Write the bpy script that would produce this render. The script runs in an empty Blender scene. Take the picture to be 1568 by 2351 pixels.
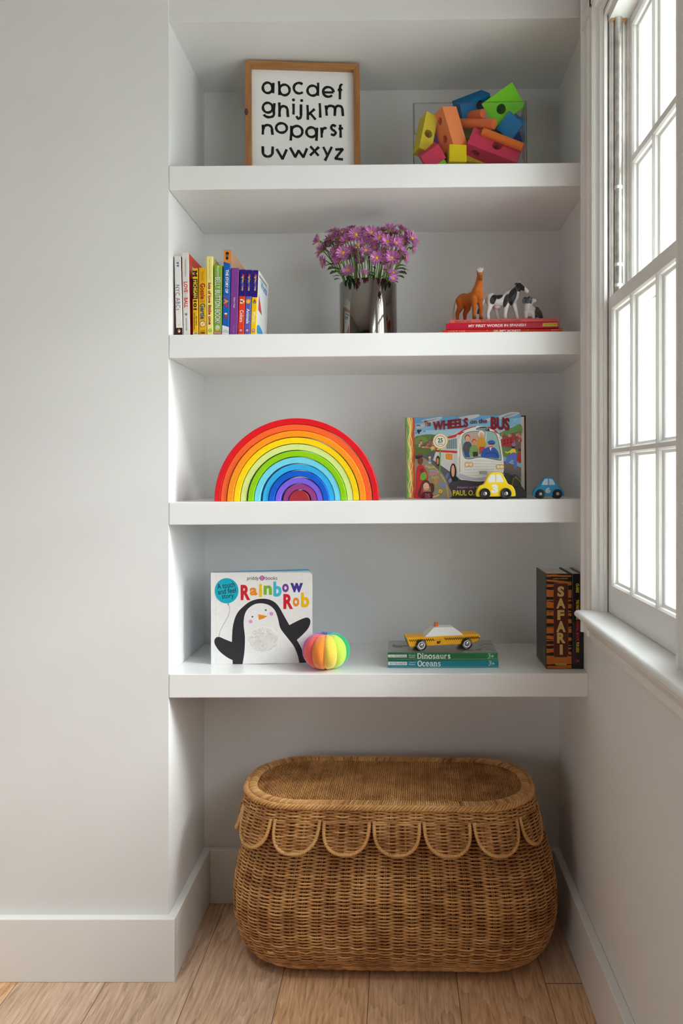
import bpy, math, random
import numpy as np
from mathutils import Vector, Matrix, Euler
random.seed(7); rng = np.random.default_rng(7)
S = bpy.context.scene; C = S.collection
PI = math.pi; R = math.radians

# ------------------------------------------------------------------ camera
# one-point perspective: level camera square to the shelf wall, lens shifted
DIST, FPX, XC, ZC = 1.6, 1731.2, 0.4908, 1.06
PU, PV = 918.0, 1096.0                     # where the view axis meets the picture
cd = bpy.data.cameras.new('camera'); cam = bpy.data.objects.new('camera', cd); C.objects.link(cam)
cam.location = (XC, -DIST, ZC); cam.rotation_euler = (PI/2, 0, 0)
cd.sensor_fit = 'HORIZONTAL'; cd.sensor_width = 36.0; cd.lens = FPX/1568*36
cd.shift_x = (784-PU)/1568; cd.shift_y = -(1175.5-PV)/1568
cd.clip_start = 0.01
S.camera = cam
def W(u, v, y):                            # photograph measure -> point at depth y
    s = FPX/(DIST+y)
    return Vector((XC+(u-PU)/s, y, ZC+(PV-v)/s))

# ------------------------------------------------------------------ light
S.view_settings.view_transform = 'Standard'; S.view_settings.look = 'None'
S.view_settings.gamma = 1.0; S.view_settings.use_curve_mapping = False
S.view_settings.exposure = 0.0
S.cycles.use_denoising = True
S.cycles.max_bounces = 10; S.cycles.diffuse_bounces = 6; S.cycles.transparent_max_bounces = 24
S.cycles.sample_clamp_indirect = 6.0
w = bpy.data.worlds.new('sky'); S.world = w; w.use_nodes = True
nt = w.node_tree; bg = nt.nodes['Background']
tc = nt.nodes.new('ShaderNodeTexCoord'); sp = nt.nodes.new('ShaderNodeSeparateXYZ')
rp = nt.nodes.new('ShaderNodeValToRGB'); nz = nt.nodes.new('ShaderNodeTexNoise')
nt.links.new(tc.outputs['Generated'], sp.inputs[0]); nt.links.new(sp.outputs['Z'], rp.inputs[0])
rp.color_ramp.elements[0].position = 0.0; rp.color_ramp.elements[0].color = (0.56, 0.60, 0.57, 1)
rp.color_ramp.elements[1].position = 0.12; rp.color_ramp.elements[1].color = (0.91, 0.955, 1.0, 1)
nt.links.new(rp.outputs[0], bg.inputs[0]); bg.inputs[1].default_value = 13.4
def area(name, loc, rot, sx, sy, power, col=(1, 1, 1)):
    l = bpy.data.lights.new(name, 'AREA'); l.shape = 'RECTANGLE'; l.size = sx; l.size_y = sy
    l.energy = power; l.color = col
    o = bpy.data.objects.new(name, l); C.objects.link(o); o.location = loc; o.rotation_euler = rot
    return o
# hazy low sun through the window, skimming into the niche
sl = bpy.data.lights.new('sun', 'SUN'); sl.energy = 7; sl.angle = R(22); sl.color = (1.0, 1.0, 1.0)
so = bpy.data.objects.new('sun', sl); C.objects.link(so)
so.rotation_euler = Vector((-1.0, 0.25, -0.60)).to_track_quat('-Z', 'Y').to_euler()
# sky portal in the window opening, and an added fill light behind the camera
pt = area('window_portal', (0.98, -0.34, 1.40), Vector((-1, 0, 0)).to_track_quat('-Z', 'Y').to_euler(), 1.3, 0.6, 0)
pt.data.cycles.is_portal = True
pt2 = area('window_portal', (0.98, -1.12, 1.40), pt.rotation_euler, 1.3, 1.0, 0); pt2.data.cycles.is_portal = True
area('rear_fill_light', (-1.75, -3.0, .75), (R(90), 0, R(-30)), 1.4, 1.1, 12.5, (0.98, 0.99, 1.0))

dl = bpy.data.lights.new('floor_fill_spot', 'SPOT'); dl.energy = 62; dl.spot_size = R(66); dl.spot_blend = 1.0; dl.shadow_soft_size = .06; dl.color = (1.0, .98, .95)  # added spot overhead, brightening the floor and low front wall
do = bpy.data.objects.new('floor_fill_spot', dl); C.objects.link(do); do.location = (-.35, -.95, 2.60)

# ------------------------------------------------------------------ helpers
def lin(c):
    if isinstance(c, str): c = [int(c[i:i+2], 16) for i in (0, 2, 4)]
    return tuple(((x/255)/12.92 if x/255 <= .04045 else ((x/255+.055)/1.055)**2.4) for x in c)
def mat(name, c, rough=.5, metal=0., spec=.5, var=.04, scale=30., bump=0., bscale=200., coat=0., sheen=0.):
    m = bpy.data.materials.new(name); m.use_nodes = True; t = m.node_tree; b = t.nodes['Principled BSDF']
    c = lin(c); tcn = t.nodes.new('ShaderNodeTexCoord')
    n = t.nodes.new('ShaderNodeTexNoise'); n.inputs['Scale'].default_value = scale; n.inputs['Detail'].default_value = 3
    t.links.new(tcn.outputs['Object'], n.inputs['Vector'])
    r = t.nodes.new('ShaderNodeValToRGB'); e = r.color_ramp.elements
    e[0].position = .3; e[1].position = .7
    e[0].color = (*[x*(1-var) for x in c], 1); e[1].color = (*[min(1, x*(1+var)) for x in c], 1)
    t.links.new(n.outputs['Fac'], r.inputs[0]); t.links.new(r.outputs[0], b.inputs['Base Color'])
    b.inputs['Roughness'].default_value = rough; b.inputs['Metallic'].default_value = metal
    b.inputs['Specular IOR Level'].default_value = spec; b.inputs['Coat Weight'].default_value = coat
    b.inputs['Coat Roughness'].default_value = .1; b.inputs['Sheen Weight'].default_value = sheen
    if bump:
        n2 = t.nodes.new('ShaderNodeTexNoise'); n2.inputs['Scale'].default_value = bscale; n2.inputs['Detail'].default_value = 4
        t.links.new(tcn.outputs['Object'], n2.inputs['Vector'])
        bp = t.nodes.new('ShaderNodeBump'); bp.inputs['Strength'].default_value = bump; bp.inputs['Distance'].default_value = .001
        t.links.new(n2.outputs['Fac'], bp.inputs['Height']); t.links.new(bp.outputs[0], b.inputs['Normal'])
    return m
def print_mat(name, rough=.4, spec=.4, metal=0., bump=0., bscale=900., var=.06, scale=120., sheen=0.):
    m = mat(name, (255, 255, 255), rough, metal, spec, var, scale, bump, bscale, sheen=sheen); t = m.node_tree
    b = t.nodes['Principled BSDF']; r = b.inputs['Base Color'].links[0].from_node
    a = t.nodes.new('ShaderNodeAttribute'); a.attribute_name = 'Col'
    mx = t.nodes.new('ShaderNodeMix'); mx.data_type = 'RGBA'; mx.blend_type = 'MULTIPLY'; mx.inputs[0].default_value = 1
    t.links.new(a.outputs['Color'], mx.inputs[6]); t.links.new(r.outputs[0], mx.inputs[7])
    t.links.new(mx.outputs[2], b.inputs['Base Color'])
    return m
def clear_mat(name, tint, ior=1.45, rough=.0):
    m = bpy.data.materials.new(name); m.use_nodes = True; t = m.node_tree; t.nodes.clear()
    o = t.nodes.new('ShaderNodeOutputMaterial'); tr = t.nodes.new('ShaderNodeBsdfTransparent'); tr.inputs[0].default_value = (*tint, 1)
    g = t.nodes.new('ShaderNodeBsdfGlossy'); g.inputs['Roughness'].default_value = rough
    f = t.nodes.new('ShaderNodeFresnel'); ge = t.nodes.new('ShaderNodeNewGeometry')   # same reflectance entering and leaving the sheet
    e1 = t.nodes.new('ShaderNodeMath'); e1.operation = 'MULTIPLY_ADD'; e1.inputs[1].default_value = -2; e1.inputs[2].default_value = 1; t.links.new(ge.outputs['Backfacing'], e1.inputs[0])
    e2 = t.nodes.new('ShaderNodeMath'); e2.operation = 'POWER'; e2.inputs[0].default_value = ior; t.links.new(e1.outputs[0], e2.inputs[1]); t.links.new(e2.outputs[0], f.inputs[0])
    mx = t.nodes.new('ShaderNodeMixShader')
    t.links.new(f.outputs[0], mx.inputs[0]); t.links.new(tr.outputs[0], mx.inputs[1]); t.links.new(g.outputs[0], mx.inputs[2])
    t.links.new(mx.outputs[0], o.inputs[0]); return m

class M:                                   # collects shapes into ONE mesh
    def __init__(s): s.v = []; s.f = []; s.m = []; s.c = []
    def add(s, vs, fs, mi=0, col=None, T=None):
        o = len(s.v)
        s.v += [tuple(T @ Vector(p)) for p in vs] if T is not None else [tuple(p) for p in vs]
        s.f += [tuple(i+o for i in f) for f in fs]
        s.m += [mi]*len(fs); s.c += [col]*len(fs); return s
    def box(s, a, b, mi=0, col=None, T=None):
        x0, y0, z0 = a; x1, y1, z1 = b
        v = [(x0,y0,z0),(x1,y0,z0),(x1,y1,z0),(x0,y1,z0),(x0,y0,z1),(x1,y0,z1),(x1,y1,z1),(x0,y1,z1)]
        return s.add(v, [(0,3,2,1),(4,5,6,7),(0,1,5,4),(1,2,6,5),(2,3,7,6),(3,0,4,7)], mi, col, T)
    def prism(s, poly, d0, d1, axis='y', mi=0, col=None, T=None):   # poly (x,z) swept along y, etc.
        if axis != 'y': poly = list(reversed(poly))
        n = len(poly)
        P = {'y': lambda p, d: (p[0], d, p[1]), 'x': lambda p, d: (d, p[0], p[1]), 'z': lambda p, d: (p[0], p[1], d)}[axis]
        v = [P(p, d0) for p in poly]+[P(p, d1) for p in poly]
        f = [tuple(range(n)), tuple(range(2*n-1, n-1, -1))]+[(i, i+n, (i+1) % n+n, (i+1) % n) for i in range(n)]
        return s.add(v, f, mi, col, T)
    def lathe(s, prof, n=32, mi=0, col=None, T=None, sx=1, sy=1):    # prof (r,z)
        v = []; f = []
        for r_, z in prof:
            for k in range(n): a = 2*PI*k/n; v.append((r_*math.cos(a)*sx, r_*math.sin(a)*sy, z))
        for i in range(len(prof)-1):
            for k in range(n): f.append((i*n+k, i*n+(k+1) % n, (i+1)*n+(k+1) % n, (i+1)*n+k))
        f.append(tuple(range(n-1, -1, -1))); f.append(tuple(range((len(prof)-1)*n, len(prof)*n)))
        return s.add(v, f, mi, col, T)
    def ell(s, c, r_, n=16, k=10, mi=0, col=None, T=None):
        pr = []
        for i in range(1, k): a = -PI/2+PI*i/k; pr.append((math.cos(a), math.sin(a)))
        T0 = Matrix.Translation(c) @ Matrix.Diagonal((*r_, 1))
        return s.lathe(pr, n, mi, col, (T @ T0) if T is not None else T0)
    def tube(s, pts, r_, n=6, closed=False, mi=0, col=None, T=None):
        p = np.array(pts, float); k = len(p); rr = np.broadcast_to(np.array(r_, float), (k,))
        t = (np.roll(p, -1, 0)-np.roll(p, 1, 0)) if closed else np.gradient(p, axis=0)
        t /= np.linalg.norm(t, axis=1)[:, None]+1e-12
        mt = np.abs(t).mean(0); ref = np.zeros(3); ref[int(np.argmin(mt))] = 1
        n1 = np.cross(t, ref); n1 /= np.linalg.norm(n1, axis=1)[:, None]+1e-12; n2 = np.cross(t, n1)
        a = np.arange(n)*2*PI/n
        v = p[:, None]+rr[:, None, None]*(np.cos(a)[None, :, None]*n1[:, None]+np.sin(a)[None, :, None]*n2[:, None])
        v = v.reshape(-1, 3).tolist(); f = []
        for i in range(k if closed else k-1):
            j = (i+1) % k
            for q in range(n): f.append((i*n+q, i*n+(q+1) % n, j*n+(q+1) % n, j*n+q))
        if not closed: f.append(tuple(range(n-1, -1, -1))); f.append(tuple(range((k-1)*n, k*n)))
        return s.add(v, f, mi, col, T)
    def build(s, name, mats, parent=None, smooth=None, bevel=0, seg=2, loc=None):
        me = bpy.data.meshes.new(name); me.from_pydata(s.v, [], s.f); me.update()
        for x in (mats if isinstance(mats, (list, tuple)) else [mats]): me.materials.append(x)
        if any(s.m): me.polygons.foreach_set('material_index', s.m)
        if any(c is not None for c in s.c):
            ca = me.color_attributes.new('Col', 'FLOAT_COLOR', 'CORNER'); arr = []
            for poly, c in zip(me.polygons, s.c):
                arr += [*(lin(c) if c is not None else (1, 1, 1)), 1]*len(poly.vertices)
            ca.data.foreach_set('color', arr)
        if smooth is not None:
            me.shade_smooth()
            if smooth < 180: me.set_sharp_from_angle(angle=R(smooth))
        o = bpy.data.objects.new(name, me); C.objects.link(o)
        if parent: o.parent = parent
        if loc is not None: o.location = loc
        if bevel:
            bm = o.modifiers.new('Bevel', 'BEVEL'); bm.width = bevel; bm.segments = seg; bm.limit_method = 'ANGLE'; bm.angle_limit = R(40)
        return o
def tag(o, label=None, cat=None, group=None, kind=None):
    for k, x in (('label', label), ('category', cat), ('group', group), ('kind', kind)):
        if x: o[k] = x
    return o
def thing(name, label, cat, mtx=None, group=None):
    o = bpy.data.objects.new(name, None); C.objects.link(o); o.empty_display_size = .02
    if mtx is not None: o.matrix_world = mtx
    return tag(o, label, cat, group)
def baked(o):                              # apply the modifiers of o
    me = bpy.data.meshes.new_from_object(o.evaluated_get(bpy.context.evaluated_depsgraph_get()))
    o.modifiers.clear(); o.data = me; return o
def circ(cx, cy, rx, ry=None, n=24, a0=0, a1=360):
    ry = rx if ry is None else ry
    full = abs(a1-a0) >= 360; k = n if full else n+1
    return [(cx+rx*math.cos(R(a0+(a1-a0)*i/n)), cy+ry*math.sin(R(a0+(a1-a0)*i/n))) for i in range(k)]
def spline(pts, n=8, closed=False):        # Catmull-Rom through the points
    P = [Vector(p) for p in pts]; k = len(P); out = []
    for i in range(k if closed else k-1):
        g = (lambda j: P[j % k]) if closed else (lambda j: P[max(0, min(k-1, j))])
        p0, p1, p2, p3 = g(i-1), g(i), g(i+1), g(i+2)
        for q in range(n):
            t = q/n
            out.append(tuple(.5*((2*p1)+(-p0+p2)*t+(2*p0-5*p1+4*p2-p3)*t*t+(-p0+3*p1-3*p2+p3)*t**3)))
    if not closed: out.append(tuple(P[-1]))
    return out
_tc = {}
def text_mesh(s, bold=0., sp=1., shear=0.):
    key = (s, bold, sp, shear)
    if key not in _tc:
        cu = bpy.data.curves.new('t', 'FONT'); cu.body = s; cu.offset = bold; cu.space_character = sp; cu.shear = shear; cu.resolution_u = 3
        o = bpy.data.objects.new('t', cu); C.objects.link(o)
        me = bpy.data.meshes.new_from_object(o.evaluated_get(bpy.context.evaluated_depsgraph_get()))
        v = [(p.co.x, p.co.y) for p in me.vertices]; f = [tuple(p.vertices) for p in me.polygons]
        bpy.data.objects.remove(o); bpy.data.curves.remove(cu); bpy.data.meshes.remove(me)
        _tc[key] = (v, f)
    return _tc[key]
class Art(M):                              # flat printing on a face: origin o, axes ex (right), ey (up)
    def __init__(s, o=(0, 0, 0), ex=(1, 0, 0), ey=(0, 0, 1), step=.00002):
        super().__init__(); s.o = Vector(o); s.ex = Vector(ex); s.ey = Vector(ey); s.n = s.ex.cross(s.ey); s.step = step; s.k = 1
        s.warp = None
    def put(s, pts, fs, col):
        if s.warp: pts = [s.warp(*p) for p in pts]
        s.add([s.o+s.ex*p[0]+s.ey*p[1]+s.n*(s.step*s.k) for p in pts], fs, 0, col)
    def up(s): s.k += 1; return s
    def poly(s, pts, col): s.up().put(pts, [tuple(range(len(pts)))], col); return s
    def rect(s, x0, y0, x1, y1, col): return s.poly([(x0, y0), (x1, y0), (x1, y1), (x0, y1)], col)
    def disc(s, cx, cy, rx, col, ry=None, n=24): return s.poly(circ(cx, cy, rx, ry, n), col)
    def line(s, pts, w, col, closed=False, flat=False):
        if not flat: s.up()
        p = [Vector(q) for q in pts]; n = len(p); L = []; Rr = []
        for i in range(n):
            a = p[(i-1) % n] if (closed or i > 0) else p[i]; b = p[(i+1) % n] if (closed or i < n-1) else p[i]
            d = (b-a); d = d.normalized() if d.length else Vector((1, 0)); q = Vector((-d.y, d.x))*(w[i] if isinstance(w, list) else w)/2
            L.append(tuple(p[i]+q)); Rr.append(tuple(p[i]-q))
        m = n if closed else n-1
        s.put(L+Rr, [(n+i, n+(i+1) % n, (i+1) % n, i) for i in range(m)], col); return s
    def text(s, t, x0, y0, x1, y1, col, bold=0., rot=0, sp=1., shear=0., flip=None):
        v, f = text_mesh(t, bold, sp, shear); s.up()
        ax = min(p[0] for p in v); bx = max(p[0] for p in v); ay = min(p[1] for p in v); by = max(p[1] for p in v)
        def g(p):
            a = (p[0]-ax)/(bx-ax or 1); b = (p[1]-ay)/(by-ay or 1)
            if rot == -90: return (x0+b*(x1-x0), y1-a*(y1-y0))
            if rot == 90: return (x1-b*(x1-x0), y0+a*(y1-y0))
            X = x0+a*(x1-x0); Y = y0+b*(y1-y0)
            if rot:
                c = Vector(((x0+x1)/2, (y0+y1)/2)); d = Vector((X, Y))-c; d.rotate(Matrix.Rotation(R(rot), 2)); return tuple(c+d)
            return (X, Y)
        if callable(col):                  # colour by place along the line
            for q in f:
                a = (sum(v[i][0] for i in q)/len(q)-ax)/(bx-ax); s.put([g(v[i]) for i in q], [tuple(range(len(q)))], col(a))
            return s
        s.put([g(p) for p in v], f, col); return s

# ------------------------------------------------------------------ the room
X1 = 0.8905; D = 0.2923; BT = 0.018; BH = 0.133; CEIL = 2.62; REAR = -4.4; LEFT = -2.3
def struct(name, bm, m, parent=None, **k):
    o = bm.build(name, m, parent, **k)
    if not parent: o['kind'] = 'structure'
    return o
wall_m = mat('wall_paint', (227, 227, 226), .75, var=.012, scale=6, bump=.05, bscale=350)
trim_m = mat('trim_paint', (234, 234, 232), .32, var=.01, scale=8, bump=.05, bscale=60)
shelf_m = mat('shelf_paint', (236, 236, 236), .28, var=.01, scale=8, bump=.06, bscale=90)
old_m = mat('worn_trim_paint', (214, 210, 204), .45, var=.16, scale=26, bump=.35, bscale=130)

def floor_mat():
    m = bpy.data.materials.new('oak_planks'); m.use_nodes = True; t = m.node_tree; N = t.nodes; L = t.links.new
    b = N['Principled BSDF']; tc = N.new('ShaderNodeTexCoord'); sx = N.new('ShaderNodeSeparateXYZ'); L(tc.outputs['Object'], sx.inputs[0])
    def mth(op, a, bb=None):
        n = N.new('ShaderNodeMath'); n.operation = op
        for i, x in enumerate((a, bb)):
            if x is None: continue
            if isinstance(x, (int, float)): n.inputs[i].default_value = x
            else: L(x, n.inputs[i])
        return n.outputs[0]
    PW = .1845
    u = mth('DIVIDE', mth('SUBTRACT', sx.outputs['X'], .0575), PW); k = mth('FLOOR', u); fu = mth('FRACT', u)
    wn = N.new('ShaderNodeTexWhiteNoise'); wn.noise_dimensions = '1D'; L(k, wn.inputs['W'])
    v = mth('ADD', mth('DIVIDE', sx.outputs['Y'], 1.25), mth('MULTIPLY', wn.outputs['Value'], 3.7)); kv = mth('FLOOR', v); fv = mth('FRACT', v)
    wn2 = N.new('ShaderNodeTexWhiteNoise'); wn2.noise_dimensions = '2D'; cb = N.new('ShaderNodeCombineXYZ'); L(k, cb.inputs[0]); L(kv, cb.inputs[1]); L(cb.outputs[0], wn2.inputs['Vector'])
    # grain: noise stretched along the plank, cathedral rings from a warped wave
    gx = N.new('ShaderNodeCombineXYZ'); L(mth('ADD', mth('MULTIPLY', sx.outputs['X'], 1.0), mth('MULTIPLY', wn2.outputs['Value'], 9.)), gx.inputs[0]); L(mth('MULTIPLY', sx.outputs['Y'], .075), gx.inputs[1])
    n1 = N.new('ShaderNodeTexNoise'); n1.inputs['Scale'].default_value = 150; n1.inputs['Detail'].default_value = 6; n1.inputs['Roughness'].default_value = .65; L(gx.outputs[0], n1.inputs['Vector'])
    gy = N.new('ShaderNodeCombineXYZ'); L(gx.inputs[0].links[0].from_socket, gy.inputs[0]); L(mth('MULTIPLY', sx.outputs['Y'], .12), gy.inputs[1])
    n2 = N.new('ShaderNodeTexNoise'); n2.inputs['Scale'].default_value = 11; n2.inputs['Detail'].default_value = 3; n2.inputs['Distortion'].default_value = .6; L(gy.outputs[0], n2.inputs['Vector'])
    ring = mth('FRACT', mth('MULTIPLY', n2.outputs['Fac'], 14.0))
    g = mth('ADD', mth('MULTIPLY', n1.outputs['Fac'], .86), mth('MULTIPLY', ring, .14))
    r = N.new('ShaderNodeValToRGB'); e = r.color_ramp.elements
    e[0].position = .26; e[0].color = (*lin((158, 124, 97)), 1); e[1].position = .72; e[1].color = (*lin((236, 204, 173)), 1)
    q = e.new(.5); q.color = (*lin((210, 174, 142)), 1); L(g, r.inputs[0])
    hs = N.new('ShaderNodeHueSaturation'); L(r.outputs[0], hs.inputs['Color'])
    L(mth('ADD', .86, mth('MULTIPLY', wn2.outputs['Value'], .28)), hs.inputs['Value']); L(mth('ADD', .72, mth('MULTIPLY', wn2.outputs['Value'], .45)), hs.inputs['Saturation'])
    # seams
    e1 = mth('LESS_THAN', mth('ABSOLUTE', mth('SUBTRACT', fu, .5)), .4955); e2 = mth('LESS_THAN', mth('ABSOLUTE', mth('SUBTRACT', fv, .5)), .499)
    sm = mth('MULTIPLY', e1, e2); mx = N.new('ShaderNodeMix'); mx.data_type = 'RGBA'; L(sm, mx.inputs[0]); mx.inputs[6].default_value = (*lin((120, 94, 72)), 1); L(hs.outputs[0], mx.inputs[7])
    L(mx.outputs[2], b.inputs['Base Color']); b.inputs['Roughness'].default_value = .48; b.inputs['Specular IOR Level'].default_value = .35
    bp = N.new('ShaderNodeBump'); bp.inputs['Strength'].default_value = .15; bp.inputs['Distance'].default_value = .001; L(n1.outputs['Fac'], bp.inputs['Height']); L(bp.outputs[0], b.inputs['Normal'])
    return m
struct('floor', M().box((LEFT, REAR, -.04), (X1, D, 0)), floor_mat())
struct('ceiling', M().box((LEFT, REAR, CEIL), (X1+.2, D+.1, CEIL+.06)), wall_m)
struct('wall_left', M().box((LEFT-.1, REAR, -.04), (LEFT, 0, CEIL)), mat('left_wall_darkened', (150, 146, 140), .8, var=.02, scale=5))  # unseen wall coloured dark to cut bounce light, as if unlit
rear_m = mat('rear_wall_darkened', (112, 106, 100), .8, var=.02, scale=5)  # dark colour stands in for the unlit far end of the room
struct('wall_rear', M().box((LEFT-.1, REAR-.1, -.04), (X1+.2, REAR, CEIL)), rear_m)
struct('wall_front', M().box((LEFT-.1, 0, -.04), (0, D+.1, CEIL)), wall_m)
struct('wall_back', M().box((0, D, -.04), (X1, D+.1, CEIL)), wall_m)
zh0, zh1 = 2.0262, 2.0360                  # niche head, a touch out of level like the shelves
hv = M().prism([(0, zh0), (X1, zh1), (X1, CEIL), (0, CEIL)], 0.0015, D)
struct('wall_header', hv, wall_m)
# right wall with the window opening
WY0, WY1, WZ0, WZ1 = -.556, -.118, .79, 1.965; WX = X1+.13; WV0, WV1 = -1.542, -.700
rw = M(); rw.box((X1, WY1, -.04), (WX, D+.1, CEIL)); rw.box((X1, WV1, -.04), (WX, WY0, CEIL)); rw.box((X1, REAR, -.04), (WX, WV0, CEIL)); rw.box((X1, WV0, -.04), (WX, WV1, WZ0)); rw.box((X1, WV0, WZ1), (WX, WV1, CEIL))
rw.box((X1, WY0, -.04), (WX, WY1, WZ0)); rw.box((X1, WY0, WZ1), (WX, WY1, CEIL))
struct('wall_right', rw, wall_m)

def board(name, poly_h, a, b, nrm):        # plain square-edged baseboard with an eased top
    bm = M(); bm.box(a, b); return struct(name, bm, trim_m, bevel=.0018)
board('baseboard_front', 0, (LEFT, -BT, 0), (BT, 0, BH), 0)
board('baseboard_left', 0, (0, 0, 0), (BT, D, BH), 0)
board('baseboard_back', 0, (BT, D-BT, 0), (X1-BT, D, BH), 0)
board('baseboard_right', 0, (X1-BT, REAR, 0), (X1, D, BH), 0)

# ------------------------------------------------------------------ floating shelves (slightly out of level)
SH = [(1.7208, 1.7282, 1.6700, 1.6787), (1.3626, 1.3705, 1.3128, 1.3216), (1.0073, 1.0147, .9589, .9643), (.6423, .6441, .5919, .5942)]
SL = ['topmost thick white floating shelf, under the framed alphabet', 'thick white floating shelf under the row of upright books and the flowers',
      'thick white floating shelf under the wooden rainbow arches', 'lowest thick white floating shelf, directly over the wicker basket']
for (tl, tr, bl, br), lab in zip(SH, SL):
    o = M().prism([(0.0006, bl), (X1, br), (X1, tr), (0.0006, tl)], 0, D).build('floating_shelf', shelf_m, bevel=.0016)
    tag(o, lab, 'shelf', 'white floating shelves of the niche')
def sz(i, x): return SH[i][0]+(SH[i][1]-SH[i][0])*x/X1
def stand(i, x, y, yaw=0, dz=0, lean=0, tilt=0):   # matrix standing on shelf i at (x, y)
    a = math.atan((SH[i][1]-SH[i][0])/X1)
    return (Matrix.Translation((x, y, sz(i, x)+dz+.0002)) @ Matrix.Rotation(-a, 4, 'Y') @ Matrix.Rotation(R(yaw), 4, 'Z')
            @ Matrix.Rotation(R(tilt), 4, 'X') @ Matrix.Rotation(R(lean), 4, 'Y'))

# ------------------------------------------------------------------ window in the right wall
win = thing('window_1', None, None); win['kind'] = 'structure'
XF = XC+.380; XS = XC+.4085; XU = XC+.4496      # casing face, lower sash face, upper sash face
# far casing: a stepped board seen edge on, profile along y (towards camera) at heights .797..2.06
def casing_profile(y_out, sgn):                # points (y, x) from the outer edge to the opening
    pr = [(0, X1), (0, XF+.002), (.004, XF-.001), (.010, XF-.001), (.013, XF+.004), (.040, XF+.005), (.046, XF+.002), (.050, XF+.0045), (.054, XF+.002), (.058, XF+.0045),
          (.082, XF+.0045), (.086, XF), (.093, XF), (.096, XF+.004), (.099, XF+.012), (.106, XF+.013), (.110, XF+.019), (.113, XF+.026), (.113, X1)]
    return [(y_out+sgn*a, x) for a, x in pr]
SILL = .7966
pc = casing_profile(-.012, -1); pn = casing_profile(-.655, 1)
bm = M(); bm.prism([(x, y) for y, x in pc], SILL-.06, 2.08, 'z'); bm.build('casing', trim_m, win)
bm = M(); bm.prism([(x, y) for y, x in reversed(pn)], SILL, 2.08, 'z'); bm.build('casing', trim_m, win)
hd = [(z, x) for z, x in casing_profile(2.0865, -1)]
bm = M(); bm.prism([(x, z) for z, x in hd], -.655, -.012, 'y'); bm.build('casing', trim_m, win)
bm = M(); bm.box((XF+.0008, -.080, 2.030), (X1, -.0125, 2.0863)); bm.build('casing_corner', trim_m, win)
# jamb lining, stops and the channel in which the sashes ride (old, chipped paint)
bm = M(); bm.box((XS-.002, -.1185, SILL), (XS+.0005, -.1150, WZ1)); bm.box((XS+.001, -.128, SILL), (WX+.06, -.1150, WZ1))
bm.box((XS+.034, -.134, SILL), (XS+.0395, -.128, WZ1))
bm.box((XS+.004, -.1305, SILL), (XS+.008, -.128, WZ1)); bm.box((XS+.026, -.1305, SILL), (XS+.030, -.128, WZ1))
bm.build('jamb', old_m, win)
bm = M(); bm.box((XS+.001, WY0-.0, SILL), (WX+.06, WY0+.012, WZ1)); bm.box((XS, WY0, WZ1-.012), (WX+.06, WY1, WZ1)); bm.build('jamb', trim_m, win)
tb = mat('balance_metal', (198, 196, 192), .32, .75, var=.3, scale=55, bump=.3, bscale=160)
pts = [(XS+.0165, -.1345, z) for z in np.linspace(1.405, 1.955, 12)]
b_ = M().tube(pts, .0068, 14).build('sash_balance', tb, win, smooth=50)
for zz in (1.43, 1.47, 1.62):
    M().tube([(XS+.0165, -.1345, zz), (XS+.0165, -.1345, zz+.006)], .0076, 14).build('paint_drip', trim_m, b_, smooth=50)
cork = mat('bare_wood', (196, 152, 96), .8, var=.3, scale=160)
M().box((XS+.003, -.1345, 1.948), (XS+.033, -.129, 1.956)).build('bare_wood_edge', cork, win)
# sill (stool) with horns, rounded nose, and a moulded apron
xn = XC+.346
nose = [(X1, SILL)]+[(xn+.0075+.0075*math.cos(R(a)), SILL-.007+.007*math.sin(R(a))) for a in range(90, 271, 15)]+[(XF-.004, SILL-.014), (X1, SILL-.014)]
bm = M(); bm.prism(nose, -1.72, -.103, 'y'); bm.box((X1-.003, WY0, SILL-.02), (WX+.05, WY1, SILL-.0002)); bm.build('sill', trim_m, win, smooth=25)
za = .722
ap = [(X1+.0, SILL-.014), (xn+.010, SILL-.014), (xn+.011, SILL-.018), (xn+.016, SILL-.021), (xn+.0165, SILL-.025), (xn+.019, SILL-.026), (xn+.022, SILL-.034), (xn+.028, SILL-.042), (xn+.034, SILL-.046),
      (xn+.0345, SILL-.049), (xn+.0335, SILL-.051), (xn+.0335, SILL-.061), (xn+.037, SILL-.064), (xn+.0385, za+.004), (xn+.043, za), (X1, za)]
bm = M(); bm.prism(ap, -1.70, -.112, 'y'); bm.build('apron', trim_m, win, smooth=35)
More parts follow.
